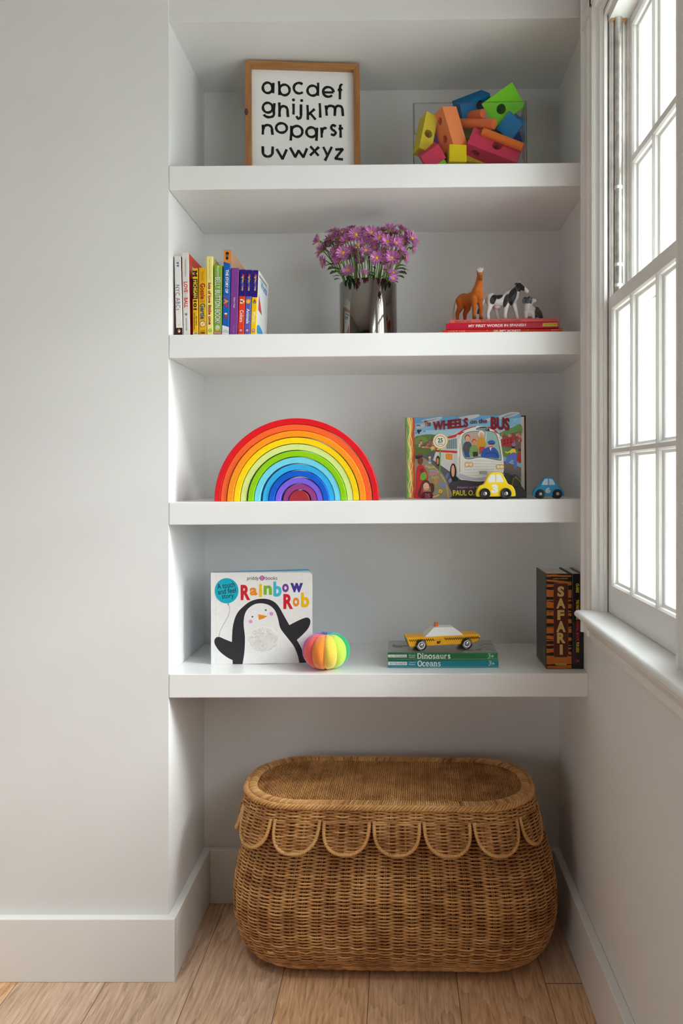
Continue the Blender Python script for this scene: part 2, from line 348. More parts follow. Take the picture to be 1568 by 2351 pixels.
# sashes: frame with stepped sticking round every pane, glass 21 mm behind the face
glass_m = clear_mat('window_glass', (.97, .985, .98), 1.5)
def sash(name, xf, z0, z1, ys, zs, par=None, lim=None):
    ro = bpy.data.objects.new(name, None); C.objects.link(ro); ro.parent = par or win
    fm = M(); y0, y1 = lim or (WY0+.012, WY1-.0005); dp = .034
    def bar(a, b):
        fm.box(a, b)
    for i, (ya, yb) in enumerate(ys):
        for (za_, zb) in zs:
            # sticking: rings stepping in from the face to the glass
            st = [(0, 0), (.003, .0035), (.0035, .008), (.008, .0105), (.009, .0125), (.0095, .021)]
            for (i0, d0), (i1, d1) in zip(st[:-1], st[1:]):
                A = [(ya+i0, za_+i0), (yb-i0, za_+i0), (yb-i0, zb-i0), (ya+i0, zb-i0)]; B = [(ya+i1, za_+i1), (yb-i1, za_+i1), (yb-i1, zb-i1), (ya+i1, zb-i1)]
                v = [(xf+d0, y, z) for y, z in A]+[(xf+d1, y, z) for y, z in B]
                fm.add(v, [(k, (k+1) % 4, (k+1) % 4+4, k+4) for k in range(4)])
            i1 = .0095; A = [(ya+i1, za_+i1), (yb-i1, za_+i1), (yb-i1, zb-i1), (ya+i1, zb-i1)]
            v = [(xf+.021, y, z) for y, z in A]+[(xf+dp, y, z) for y, z in A]
            fm.add(v, [(k, (k+1) % 4, (k+1) % 4+4, k+4) for k in range(4)])
    Y = sorted({y for p in ys for y in p}); Z = sorted({z for p in zs for z in p})
    # face bars as boxes between pane edges
    edges_y = [(y0, ys[0][0])]+[(ys[k][1], ys[k+1][0]) for k in range(len(ys)-1)]+[(ys[-1][1], y1)]
    edges_z = [(z0, zs[0][0])]+[(zs[k][1], zs[k+1][0]) for k in range(len(zs)-1)]+[(zs[-1][1], z1)]
    for a, b in edges_y: fm.box((xf, a, z0), (xf+dp, b, z1))
    for a, b in edges_z:
        for ya, yb in ys: fm.box((xf, ya, a), (xf+dp, yb, b))
    fm.build('sash_frame', trim_m, ro, smooth=40)
    for ya, yb in ys:
        for za_, zb in zs:
            M().box((xf+.0215, ya+.008, za_+.008), (xf+.0235, yb-.008, zb-.008)).build('pane', glass_m, ro)
    return ro
YS = [(-.520, -.3985), (-.3955, -.2645), (-.2615, -.1450)]
sash('lower_sash', XS, SILL+.0005, 1.411, YS, [(.851, 1.107), (1.1145, 1.3856)])
sash('upper_sash', XU-.002, 1.376, WZ1-.013, YS, [(1.42, 1.668), (1.680, 1.934)])
# added twin window beside it, unseen, nearer the camera, to let in more light
win2 = thing('added_window', None, None); win2['kind'] = 'structure'
Y2 = [(a-.582-.404, b-.582-.404) for a, b in YS]+[(a-.582, b-.582) for a, b in YS]; Y2[2] = (Y2[2][0], Y2[3][0]-.003); l2 = (WV0+.0, WV1-.0005)
sash('lower_sash', XS, SILL+.0005, 1.411, Y2, [(.851, 1.107), (1.1145, 1.3856)], win2, l2)
sash('upper_sash', XU-.002, 1.376, WZ1-.013, Y2, [(1.42, 1.668), (1.680, 1.934)], win2, l2)
bm = M(); bm.prism([(x, y) for y, x in reversed([(y-.986, x) for y, x in pn])], SILL, 2.08, 'z'); bm.build('casing', trim_m, win2)
bm = M(); bm.prism([(x, z) for z, x in hd], -1.64, -.655, 'y'); bm.build('casing', trim_m, win2)
bm = M(); bm.box((XS+.034, WV0, SILL-.03), (WX+.06, WV1, SILL-.004)); bm.box((XS, WV0-.0, WZ1-.012), (WX+.06, WV1, WZ1)); bm.build('jamb', trim_m, win2)
# outer frame of the window, white brick mould beyond the panes
bm = M(); xo = WX+.06
bm.box((xo-.002, -.1285, .78), (xo+.05, -.110, 2.0)); bm.box((xo-.05, WY0+.012, .78), (xo+.03, WY0+.03, 2.0)); bm.box((xo-.05, WY0, WZ1-.04), (xo+.03, WY1, WZ1-.012)); bm.box((XS+.034, WY0, SILL-.03), (xo+.04, WY1, SILL-.004))
bm.build('outer_frame', trim_m, win)

# ------------------------------------------------------------------ shared materials
print_m = print_mat('printed_card', .42, .35); gloss_m = print_mat('printed_gloss', .22, .5); foil_m = print_mat('metallic_print', .28, .5, .75)
page_m = mat('page_edges', (232, 226, 212), .8, var=.08, scale=400)
pine = None
def wood_mat(name, c, var, sc=(1, 1, .05), rough=.5):
    m = mat(name, c, rough, var=var, scale=120); t = m.node_tree
    n = [x for x in t.nodes if x.type == 'TEX_NOISE'][0]; tcn = [x for x in t.nodes if x.type == 'TEX_COORD'][0]
    mp = t.nodes.new('ShaderNodeMapping'); mp.inputs['Scale'].default_value = sc
    t.links.new(tcn.outputs['Object'], mp.inputs[0]); t.links.new(mp.outputs[0], n.inputs['Vector']); n.inputs['Distortion'].default_value = .8
    return m

# ------------------------------------------------------------------ stroke letters for the cut-paper alphabet (unit boxes)
def arc(cx, cy, rx, ry, a0, a1, n=20): return circ(cx, cy, rx, ry, n, a0, a1) if abs(a1-a0) < 360 else circ(cx, cy, rx, ry, 28)+[(cx+rx, cy)]
GL = {
 'a': [arc(.44,.5,.44,.5,0,360), [(.97,1),(.93,0)]], 'b': [[(.0,1),(.04,0)], arc(.52,.38,.48,.38,0,360)],
 'c': [arc(.55,.5,.55,.5,48,315)], 'd': [[(1,1),(.97,0)], arc(.48,.38,.48,.38,0,360)],
 'e': [[(.02,.44),(1,.46)], arc(.5,.5,.5,.5,-4,318)], 'f': [[(.42,0),(.46,.74)]+arc(.76,.76,.30,.24,172,60), [(0,.64),(.9,.66)]],
 'g': [arc(.42,.66,.42,.34,0,360), [(1,.99),(.93,.5),(.95,.25)]+arc(.52,.22,.43,.22,0,-172)], 'h': [[(0,1),(.03,0)], [(.03,.38)]+arc(.5,.45,.45,.3,165,0)+[(.95,.3),(1,0)]],
 'i': [[(.5,.76),(.45,0)]], 'j': [[(.8,.80),(.78,.25)]+arc(.38,.22,.42,.22,0,-160)], 'k': [[(.06,1),(.1,0)], [(.9,.74),(.15,.36)], [(.38,.44),(1,.02)]],
 'l': [[(.35,1),(.6,0)]], 'm': [[(0,1),(.06,0)], [(.04,.6)]+arc(.3,.66,.24,.32,170,0)+[(.54,.5),(.52,0)], [(.54,.6)]+arc(.76,.66,.21,.34,170,0)+[(.98,.4),(1,0)]],
 'n': [[(.02,1),(.0,0)], [(.02,.5)]+arc(.5,.55,.44,.43,170,0)+[(.95,.3),(1,0)]], 'o': [arc(.5,.5,.5,.5,0,360)],
 'p': [[(.06,1),(.0,0)], arc(.54,.63,.46,.37,0,360)], 'q': [[(1,.98),(.92,0)], arc(.46,.63,.46,.36,0,360)],
 'r': [[(.0,1),(.08,0)], [(.04,.45)]+arc(.66,.5,.52,.45,172,58)], 's': [spline([(.98,.86),(.6,1),(.2,.86),(.3,.58),(.75,.42),(.95,.2),(.6,0),(.1,.08)], 6)],
 't': [[(.38,1),(.45,0)], [(0,.66),(1,.74)]], 'u': [[(.0,1),(.02,.45)]+arc(.5,.42,.48,.42,180,360)+[(.98,.5),(1,1)]],
 'v': [[(.02,1),(.58,.02),(.98,.98)]], 'w': [[(0,1),(.3,.02),(.5,.7),(.78,.02),(1,.96)]], 'x': [[(.04,1),(.96,.02)], [(1,.96),(0,.03)]],
 'y': [[(.02,.98),(.46,.42)], [(1,1),(.2,0)]], 'z': [[(.06,.95),(.98,1),(.05,.06),(1,.0)]]}
def glyph(art, ch, x0, y0, x1, y1, w, col):
    h = w*.42; art.up(); r_ = random.Random(ord(ch))
    for st in GL[ch]:
        p = [(x0+h+a*(x1-x0-2*h), y0+h+b*(y1-y0-2*h)) for a, b in st]
        runs = [[p[0]]]                    # break the stroke at sharp corners so each leg keeps its width
        for i in range(1, len(p)):
            runs[-1].append(p[i])
            if i < len(p)-1:
                d0 = Vector(p[i])-Vector(p[i-1]); d1 = Vector(p[i+1])-Vector(p[i])
                if d0.length and d1.length and d0.angle(d1) > .8:
                    runs[-1][-1] = tuple(Vector(p[i])+d0.normalized()*w*.18); runs.append([tuple(Vector(p[i])-d1.normalized()*w*.18)])
        if len(runs) > 1:
            for q in runs: art.line(q, w, col, flat=True)
            continue
        ww = [w*(1+r_.uniform(-.10, .12)) for _ in p] if len(p) < 9 else [w*(1+.10*math.sin(i*.9+r_.random())) for i in range(len(p))]
        if len(p) == 2: p = [p[0], ((p[0][0]+p[1][0])/2+w*.06, (p[0][1]+p[1][1])/2), p[1]]; ww = ww[:1]+[w*.9]+ww[1:]
        # square cut ends
        art.line(p, ww, col, flat=True)
    if ch == 'i': art.disc((x0+x1)/2, y1-.3*w, w*.60, col)
    if ch == 'j': art.disc(x1-.55*w, y1-.3*w, w*.60, col)

# ------------------------------------------------------------------ framed alphabet print
pine = wood_mat('pine_frame', (158, 106, 58), .24, (1, 1, .07)); pineh = wood_mat('pine_frame_rail', (164, 112, 62), .22, (.07, 1, 1))
fw, fh, fd, fb = .2640, .3000, .032, .0142
t = thing('framed_print', 'black lowercase alphabet on white in a pine frame, leaning on the top shelf', 'picture',
          stand(0, .1365, .130, 4.2, tilt=-1.5))
def mitre(a, b, c, d):                     # one rail of the frame: front quad swept back
    return M().prism([a, b, c, d], 0, fd)
for nm, q, mm in (('stile', [(0, 0), (fb, fb), (fb, fh-fb), (0, fh)], pine), ('stile', [(fw, 0), (fw, fh), (fw-fb, fh-fb), (fw-fb, fb)], pine),
                  ('rail', [(0, fh), (fb, fh-fb), (fw-fb, fh-fb), (fw, fh)], pineh), ('rail', [(0, 0), (fw, 0), (fw-fb, fb), (fb, fb)], pineh)):
    st = mitre(*q).build('frame_'+nm, mm, t, bevel=.0007)
    if nm == 'stile' and q[0][0] == 0:
        M().ell((.0030, -.0001, .179), (.0042, .0004, .0085), 14, 8).build('wood_knot', mat('knot', (74, 42, 22), .6, var=.3, scale=300), st, smooth=60)
pan = M().box((fb, .013, fb), (fw-fb, .017, fh-fb)).build('print_board', mat('print_white', (236, 236, 234), .5, var=.006, scale=60), t)
k = .3107e-3                               # metres per measured unit
A = Art((fb, .0129, fh-fb-(-.0)), (1, 0, 0), (0, 0, 1))
def LB(ch, x0, x1, yt, yb): glyph(A, ch, (x0-512)*k, -(yb-528)*k, (x1-512)*k, -(yt-528)*k, 19*k, (24, 20, 17))
for row in ('a585,682,617,712 b705,800,603,725 c815,902,612,708 d917,1013,606,722 e1033,1127,637,727 f1143,1197,617,745',
            'g585,687,770,895 h706,787,765,890 i806,834,745,870 j835,892,748,900 k912,992,778,907 l1003,1032,762,888 m1052,1197,778,872',
            'n583,672,937,1028 o682,778,922,1010 p790,893,940,1068 q907,1003,947,1065 r1018,1075,947,1040 s1085,1143,927,1018 t1147,1197,922,1037',
            'u582,672,1100,1193 v683,777,1118,1210 w785,927,1105,1193 x932,1015,1092,1180 y1030,1112,1092,1215 z1118,1195,1108,1202'):
    for g in row.split(): LB(g[0], *[int(q) for q in g[1:].split(',')])
A.build('alphabet_letters', print_m, pan)
M().box((fb*.4, .0175, fb*.4), (fw-fb*.4, .0205, fh-fb*.4)).build('backing_board', mat('hardboard', (120, 90, 62), .8), t)

# ------------------------------------------------------------------ clear box of foam blocks
acr = clear_mat('clear_acrylic', (.965, .975, .98), 1.4)
BX, BY, BW, BD, BHh = .5205, .045, .2475, .150, .1505
bt = thing('clear_box', 'open clear acrylic box holding coloured foam blocks on the top shelf', 'box', stand(0, BX, BY, -1.2))
th = .004
M().box((0, 0, 0), (BW, BD, .004)).build('base_panel', acr, bt)
for a, b in (((0, 0, .004), (BW, th, BHh)), ((0, BD-th, .004), (BW, BD, BHh)), ((0, th, .004), (th, BD-th, BHh)), ((BW-th, th, .004), (BW, BD-th, BHh))):
    M().box(a, b).build('side_panel', acr, bt)
edge = clear_mat('acrylic_edge', (.80, .82, .825), 1.45)
rim = M()
for a, b in (((0, 0, BHh), (BW, th, BHh+.0012)), ((0, BD-th, BHh), (BW, BD, BHh+.0012)), ((0, th, BHh), (th, BD-th, BHh+.0012)), ((BW-th, th, BHh), (BW, BD-th, BHh+.0012))): rim.box(a, b)
for x, y in ((0, 0), (BW-.0016, 0), (0, BD-.0016), (BW-.0016, BD-.0016)): rim.box((x-.0003, y-.0003, .002), (x+.0016, y+.0016, BHh))
rim.build('box_edges', edge, bt)
foam = {}
def foam_m(c):
    if c not in foam: foam[c] = mat('foam', c, .85, spec=.25, var=.03, scale=250, bump=.25, bscale=1500)
    return foam[c]
def block(label, c, dims, holes, uv, y, axes, name='foam_block'):
    """foam brick; holes = ((face axis, u, v, radius), ..) ; axes = Euler degrees"""
    L, Wd, H = dims
    o = M().box((-L/2, -Wd/2, -H/2), (L/2, Wd/2, H/2)).build(name, foam_m(c))
    cut = []
    for ax, a, b, r_ in holes:
        cy = M(); n = 28; dd = max(dims)
        cr = circ(a, b, r_, None, n)
        q_ = dims['xyz'.index(ax)]*.32; cy.prism(cr, *((-q_, dd) if ax == 'z' else (-dd, q_)), ax); co = cy.build('cut', foam_m(c)); cut.append(co)
        m = o.modifiers.new('b', 'BOOLEAN'); m.operation = 'DIFFERENCE'; m.object = co; m.solver = 'EXACT'
    if cut:
        bpy.context.view_layer.update(); baked(o)
        for co in cut: bpy.data.objects.remove(co)
    bv = o.modifiers.new('Bevel', 'BEVEL'); bv.width = .0012; bv.segments = 2; bv.limit_method = 'ANGLE'; bv.angle_limit = R(50)
    p = W(*uv, y)
    o.matrix_world = Matrix.Translation(p) @ Euler([R(q) for q in axes], 'XYZ').to_matrix().to_4x4()
    return tag(o, label, 'toy block', 'foam blocks in the clear box')
def rod(label, c, p0, p1, r_, name='foam_cylinder'):
    a = W(*p0); b = W(*p1); d = b-a; L = d.length
    o = M().lathe([(r_*.985, 0), (r_, .0008), (r_, L-.0008), (r_*.985, L)], 32).build(name, foam_m(c), smooth=40)
    o.matrix_world = Matrix.Translation(a) @ d.to_track_quat('Z', 'Y').to_matrix().to_4x4()
    return tag(o, label, 'toy block', 'foam blocks in the clear box')
RED, ORA, YEL, GRE, BLU, PUR = (214, 58, 90), (255, 146, 86), (240, 210, 36), (126, 216, 54), (44, 144, 214), (124, 84, 176)
def c2(x, y): return (900+x/3.5636, 160+y/3.5636)
B = block
B('red foam brick with one round hole, low at the right of the clear box', RED, (.118, .050, .040), (('z', .004, 0, .0108), ('y', -.036, 0, .0095)), c2(828, 668), .090, (70, 21, 0))
B('orange foam brick with two holes, standing on end at the left of the clear box', ORA, (.040, .046, .088), (('x', 0, .022, .0085), ('x', 0, -.020, .0085)), c2(468, 500), .092, (-8, -14.5, 32))
B('mustard yellow foam brick with one hole, tilted against the left side of the box', (214, 190, 46), (.030, .040, .086), (('y', 0, -.004, .009),), c2(272, 540), .100, (0, 12, 22))
B('bright green foam brick with a hole, sticking out over the right rim', GRE, (.078, .050, .058), (('y', -.008, -.004, .0105), ('x', 0, 0, .008)), c2(915, 292), .105, (28, -26, -24))
B('blue foam brick with a hole, sticking up behind the orange rods', (14, 104, 160), (.076, .044, .034), (('y', .010, 0, .0095),), c2(655, 288), .120, (38, -24, 8))
B('blue foam cube wedged at the right side under the green brick', BLU, (.042, .042, .044), (('z', 0, 0, .009),), c2(975, 455), .108, (40, 38, 8))
B('red foam brick lying in the lower left corner of the clear box', RED, (.046, .058, .034), (), c2(322, 705), .082, (34, -32, -12))
B('small yellow foam cube at the bottom, in front of the red brick', (234, 204, 10), (.0385, .0385, .0385), (), c2(528, 712), .076, (0, 0, 5))
B('purple foam brick mostly hidden behind the orange brick', PUR, (.050, .040, .030), (), c2(385, 545), .128, (10, 48, 10))
B('purple foam brick behind the lower left red brick', (104, 70, 150), (.060, .040, .036), (), c2(398, 640), .122, (0, 52, 5))
B('dull yellow foam brick under the large red brick', (206, 172, 40), (.078, .050, .026), (), c2(690, 752), .120, (0, 6, 4))
B('dark blue foam brick deep at the right behind the large red brick', (28, 70, 150), (.060, .040, .040), (('z', 0, 0, .01),), c2(930, 585), .140, (0, -20, 10))
B('lime foam brick half hidden behind the orange rods', (140, 176, 46), (.090, .040, .040), (), c2(700, 530), .150, (0, 8, 0))
rod('orange foam rod, upper one pointing at the viewer', (232, 116, 66), (*c2(560, 392), .140), (*c2(746, 358), .080), .0095)
rod('orange foam rod lying level in the middle of the clear box', (236, 122, 66), (*c2(560, 442), .118), (*c2(836, 444), .070), .0112)
rod('bright orange foam rod sloping down to the right over the large red brick', (242, 124, 44), (*c2(740, 508), .074), (*c2(1068, 636), .066), .0092)
rod('green foam rod peeping over the shelf edge at the bottom', (126, 200, 60), (*c2(408, 776), .066), (*c2(405, 762), .130), .0105)

# ------------------------------------------------------------------ books
def book(label, t_, h, d, col, mtx, cat='book', group=None, hard=False, gloss=False, face=None, name='book', back=None, metal=False):
    """upright book: spine on the plane y=0 facing -y, thickness along x, height z, depth y; face = cover colour"""
    r_ = thing(name, label, cat, mtx, group); cm = .0022 if hard else .0009; face = face or col
    m_ = foil_m if metal else gloss_m if gloss else print_m; ov = .003 if hard else 0.0
    cv = M(); r2 = .0016
    sp_ = [(0, r2), (r2*.3, r2*.3), (r2, 0), (t_-r2, 0), (t_-r2*.3, r2*.3), (t_, r2), (t_, cm+r2), (0, cm+r2)]
    cv.prism(sp_, 0, h, 'z', 0, col)
    cv.box((0, cm+r2, 0), (cm, d, h), 0, back or face); cv.box((t_-cm, cm+r2, 0), (t_, d, h), 0, face)
    c = cv.build('cover', m_, r_, bevel=.0004)
    M().box((cm, cm+r2, ov), (t_-cm, d-ov-.0003, h-ov-.0002)).build('pages', page_m, r_)
    return r_, c
def spine_art(c, t_, h): return Art((0, -.0001, 0), (1, 0, 0), (0, 0, 1))

def c3(x, y): return (380+x/6.03, 540+y/6.03)
# the row: (bottom left, bottom right, top y, lean degrees, depth, front y)
row_y = .030; kk = (DIST+row_y)/FPX/6.03
def row_book(i, label, x0, x1, ytop, lean, d, col, **kw):
    p0 = W(*c3(x0, 1372), row_y); p1 = W(*c3(x1, 1372), row_y); tp = W(*c3(x0, ytop), row_y)
    x = p0.x; t_ = p1.x-p0.x-.0004; h = tp.z-sz(1, x)
    mt = stand(1, x, row_y+kw.pop('dy', 0), 0, 0, lean)
    if lean > 0: mt = stand(1, x, row_y, 0, 0, 0) @ Matrix.Rotation(R(lean), 4, 'Y'); mt.translation.z += t_*math.sin(R(lean))
    r_, c = book(label, t_*math.cos(R(lean)), h/math.cos(R(lean)), d, col, mt, group='upright picture books on the second shelf', **kw)
    t2 = t_*math.cos(R(lean)); h2 = h/math.cos(R(lean))
    zb = 1372+(p0.z-sz(1, x))/kk           # measured heights -> height on the book
    return spine_art(c, t2, h2), c, t2, h2, (lambda y: (zb-y)*kk)
def T(Bk, s, a, b, y0, y1, col, bold=.0, **k):   # spine lettering between fractions a..b of the thickness, reading down
    A, c, t2, h2, z = Bk; A.text(s, a*t2, z(y1), b*t2, z(y0), col, bold, -90, **k)
def band(Bk, y0, y1, col, a=0., b=1.):
    A, c, t2, h2, z = Bk; A.rect(a*t2+.0003*(a == 0), max(.0004, z(y1)), b*t2-.0003*(b == 1), min(h2-.0004, z(y0)), col)
def fin(Bk): Bk[0].build('spine_print', print_m, Bk[1])
def cut(Bk, nm):                            # finish one printed piece of the spine and start the next
    Bk[0].build(nm, print_m, Bk[1]); A = spine_art(Bk[1], Bk[2], Bk[3]); A.k = Bk[0].k; return (A, *Bk[1:])
BLK, WHT, NAVY = (26, 24, 24), (238, 236, 232), (30, 34, 60)

b = row_book(0, 'white paperback with thin dark capitals and a black foot, leftmost of the upright row', 147, 242, 290, -1.05, .17, (222, 219, 214), face=(170, 50, 50))
T(b, 'NYC ABCs', .12, .72, 690, 1040, (44, 50, 82), 0, sp=1.15); b = cut(b, 'title'); T(b, 'Kirsten Hall Illustrations', .08, .16, 320, 490, (150, 150, 156))
b = cut(b, 'author_print')
for y in (388, 425): b[0].disc(.42*b[2], b[4](y), .0013, (40, 60, 130)); b[0].rect(.52*b[2], b[4](y+14), .68*b[2], b[4](y-14), (52, 72, 140))
b = cut(b, 'spine_sign')
for y in (1248, 1258): b[0].line([(.3*b[2], b[4](y)), (.62*b[2], b[4](y-12))], .0006, (220, 160, 60))
b = cut(b, 'spine_sign'); band(b, 1285, 1400, (24, 22, 24)); b = cut(b, 'foot_band'); b[0].disc(.48*b[2], b[4](1329), .0030, (226, 122, 60), .0042); b[0].disc(.48*b[2], b[4](1333), .0014, WHT, .0024); b[0].disc(.46*b[2], b[4](1322), .0008, BLK, .0010); fin(b)

b = row_book(1, 'tall white picture book with red bold lettering and a bright red front cover', 246, 340, 245, -.55, .215, (216, 213, 208), face=(222, 56, 34), hard=True)
T(b, 'Novesky/Gillingham', .40, .62, 335, 572, (50, 48, 48)); T(b, 'LOVE', .22, .80, 648, 795, (196, 46, 36), .03); T(b, 'is a', .35, .62, 805, 856, (120, 116, 112)); T(b, 'BALL', .22, .78, 866, 1005, (196, 46, 36), .03)
T(b, 'cameron kids', .42, .66, 1150, 1320, (60, 58, 58))
for a in range(8): b[0].line([(.5*b[2], b[4](1098)), (.5*b[2]+.0032*math.cos(a*.785), b[4](1098)+.0032*math.sin(a*.785))], .0006, (40, 40, 42))
f = Art((b[2]+.00008, 0, 0), (0, 1, 0), (0, 0, 1)); f.text('LOVE', .018, b[3]-.050, .062, b[3]-.020, (240, 226, 220), .03); f.text('is a BALL', .018, b[3]-.085, .10, b[3]-.058, (240, 226, 220), .03); f.build('cover_print', print_m, b[1]); fin(b)

b = row_book(2, 'short mustard board book with a dark block letter and navy band', 378, 455, 460, 0, .150, (236, 182, 26))
A_, c_, t_, h_, z_ = b
def block_M(A, cx, cy, w_, h, col):        # heavy block capital with slab feet, turned to read down the spine
    P = [(-.5,-.5),(-.12,-.5),(-.12,-.26),(-.2,-.26),(-.2,.08),(0,-.26),(.2,.08),(.2,-.26),(.12,-.26),(.12,-.5),(.5,-.5),(.5,-.26),(.42,-.26),(.42,.26),(.5,.26),(.5,.5),(.16,.5),(0,.2),(-.16,.5),(-.5,.5),(-.5,.26),(-.42,.26),(-.42,-.26),(-.5,-.26)]
    A.poly([(cx+y*w_, cy-x*h) for x, y in P], col)
block_M(A_, .5*t_, z_(534), .0098, .0145, (22, 26, 42)); band(b, 606, 884, (22, 30, 56)); T(b, 'MICHIGAN', .18, .84, 622, 868, (240, 200, 40), .03); T(b, '101', .18, .80, 905, 1035, (24, 26, 40), .04)
T(b, 'MY FIRST', .58, .80, 1125, 1252, (40, 36, 30), .03); T(b, 'TEXT-BOARD-BOOK', .20, .42, 1070, 1312, (40, 36, 30), .03); band(b, 1345, 1400, (226, 206, 160)); A_.text('mb', .25*t_, z_(1367), .8*t_, z_(1347), BLK, .03); fin(b)

b = row_book(3, 'golden yellow board book with dark red and teal lettering and a round goose badge', 460, 568, 453, .4, .165, (226, 168, 18))
T(b, 'Dunrea', .38, .64, 507, 625, (150, 108, 20)); T(b, 'Gossie', .20, .86, 668, 888, (150, 22, 24), .03); T(b, '&', .20, .76, 898, 940, (170, 128, 30)); T(b, 'Gertie', .20, .86, 946, 1165, (16, 92, 110), .03)
cx, cz = .52*b[2], b[4](1232); b[0].disc(cx, cz, .0066, (150, 30, 28)).disc(cx, cz, .0055, (232, 226, 214)).disc(cx-.0006, cz-.001, .0028, (240, 196, 20)).disc(cx+.001, cz+.002, .0017, (240, 196, 20)).poly([(cx+.0022, cz+.0022), (cx+.0042, cz+.0014), (cx+.0024, cz+.001)], (226, 110, 30))
b[0].text('HMH', .2*b[2], b[4](1367), .86*b[2], b[4](1341), (40, 30, 14), .02); b[0].text('o/oo', .22*b[2], b[4](1335), .84*b[2], b[4](1315), (120, 84, 14)); fin(b)

b = row_book(4, 'tall pale yellow book with dark red lettering and a green dot at its foot', 573, 665, 293, .0, .185, (238, 226, 134), hard=True)
b[0].line([(b[2]*(.30+.22*(0.5+.5*math.sin(i*1.3)*math.cos(i*.37))+.1), b[4](332+i*4.4)) for i in range(66)], .00035, (50, 44, 40))
T(b, 'lots of love', .24, .72, 660, 940, (168, 24, 28), .04); T(b, 'little one', .24, .72, 968, 1240, (168, 24, 28), .04); b[0].disc(.5*b[2], b[4](1320), .0042, (150, 190, 30)).text('S', .36*b[2], b[4](1336), .62*b[2], b[4](1304), (222, 232, 150)); fin(b)

b = row_book(5, 'grass green board book with white outlined capitals down the spine', 664, 778, 413, .9, .150, (128, 168, 52))
T(b, 'Boynton', .28, .70, 430, 580, (236, 240, 226), 0); T(b, 'BELLY BUTTON BOOK!', .13, .85, 575, 1225, (40, 60, 20), .052); T(b, 'BELLY BUTTON BOOK!', .16, .82, 580, 1220, (244, 246, 240), .008)
band(b, 1340, 1400, (176, 92, 96)); b[0].text('BOYNTON', .1*b[2], b[4](1366), .9*b[2], b[4](1346), (226, 190, 186), .02)
b[0].disc(.5*b[2], b[4](1285), .0050, (200, 200, 196), .0062); b[0].rect(.3*b[2], b[4](1318), .72*b[2], b[4](1298), (230, 176, 50)); fin(b)

b = row_book(6, 'tallest book of the row, blue spine with an orange top and white capitals', 780, 880, 207, 1.75, .205, (20, 96, 178), hard=True, face=(190, 150, 110))
A_, c_, t_, h_, z_ = b
A_.poly([(.0003, h_-.0004), (.0003, z_(372)), (t_-.0003, z_(396)), (t_-.0003, h_-.0004)], (232, 138, 30))
A_.disc(.5*t_, z_(285), .0036, (150, 92, 56), .0045); A_.poly([(.28*t_, z_(270)), (.3*t_, z_(240)), (.5*t_, z_(232)), (.74*t_, z_(242)), (.76*t_, z_(270))], (24, 22, 24)); A_.disc(.5*t_, z_(322), .0030, (30, 28, 32), .0034)
T(b, 'THE STORY OF', .34, .76, 478, 805, WHT, .035); T(b, 'RAP', .16, .82, 838, 1000, lambda a: (112, 80, 170) if a < .34 else (236, 140, 40) if a < .68 else (206, 30, 60), .05)
A_.disc(.5*t_, z_(1112), .0036, (140, 84, 50), .004); A_.rect(.3*t_, z_(1160), .72*t_, z_(1135), (176, 34, 44)); A_.disc(.5*t_, z_(1090), .0034, (236, 232, 226), .0018)
A_.poly([(.0003, .0004), (.0003, z_(1248)), (t_-.0003, z_(1276)), (t_-.0003, .0004)], (226, 228, 228))
for i in range(4): A_.line([(.5*t_+(i-1.5)*.0010, z_(1312)), (.5*t_+(i-1.5)*.0040, z_(1342))], .0004, (60, 60, 64))
A_.line([(.14*t_, z_(1343)), (.86*t_, z_(1343))], .0005, (60, 60, 64)); fin(b)

b = row_book(7, 'plain purple board book between the tall blue spine and the three navy topped ones', 882, 995, 457, 2.05, .150, (130, 62, 146))
T(b, 'How I Feel', .42, .64, 866, 1006, (228, 214, 230), .02); b = cut(b, 'title'); T(b, 'You 123', .48, .60, 1260, 1350, (200, 170, 206)); fin(b)

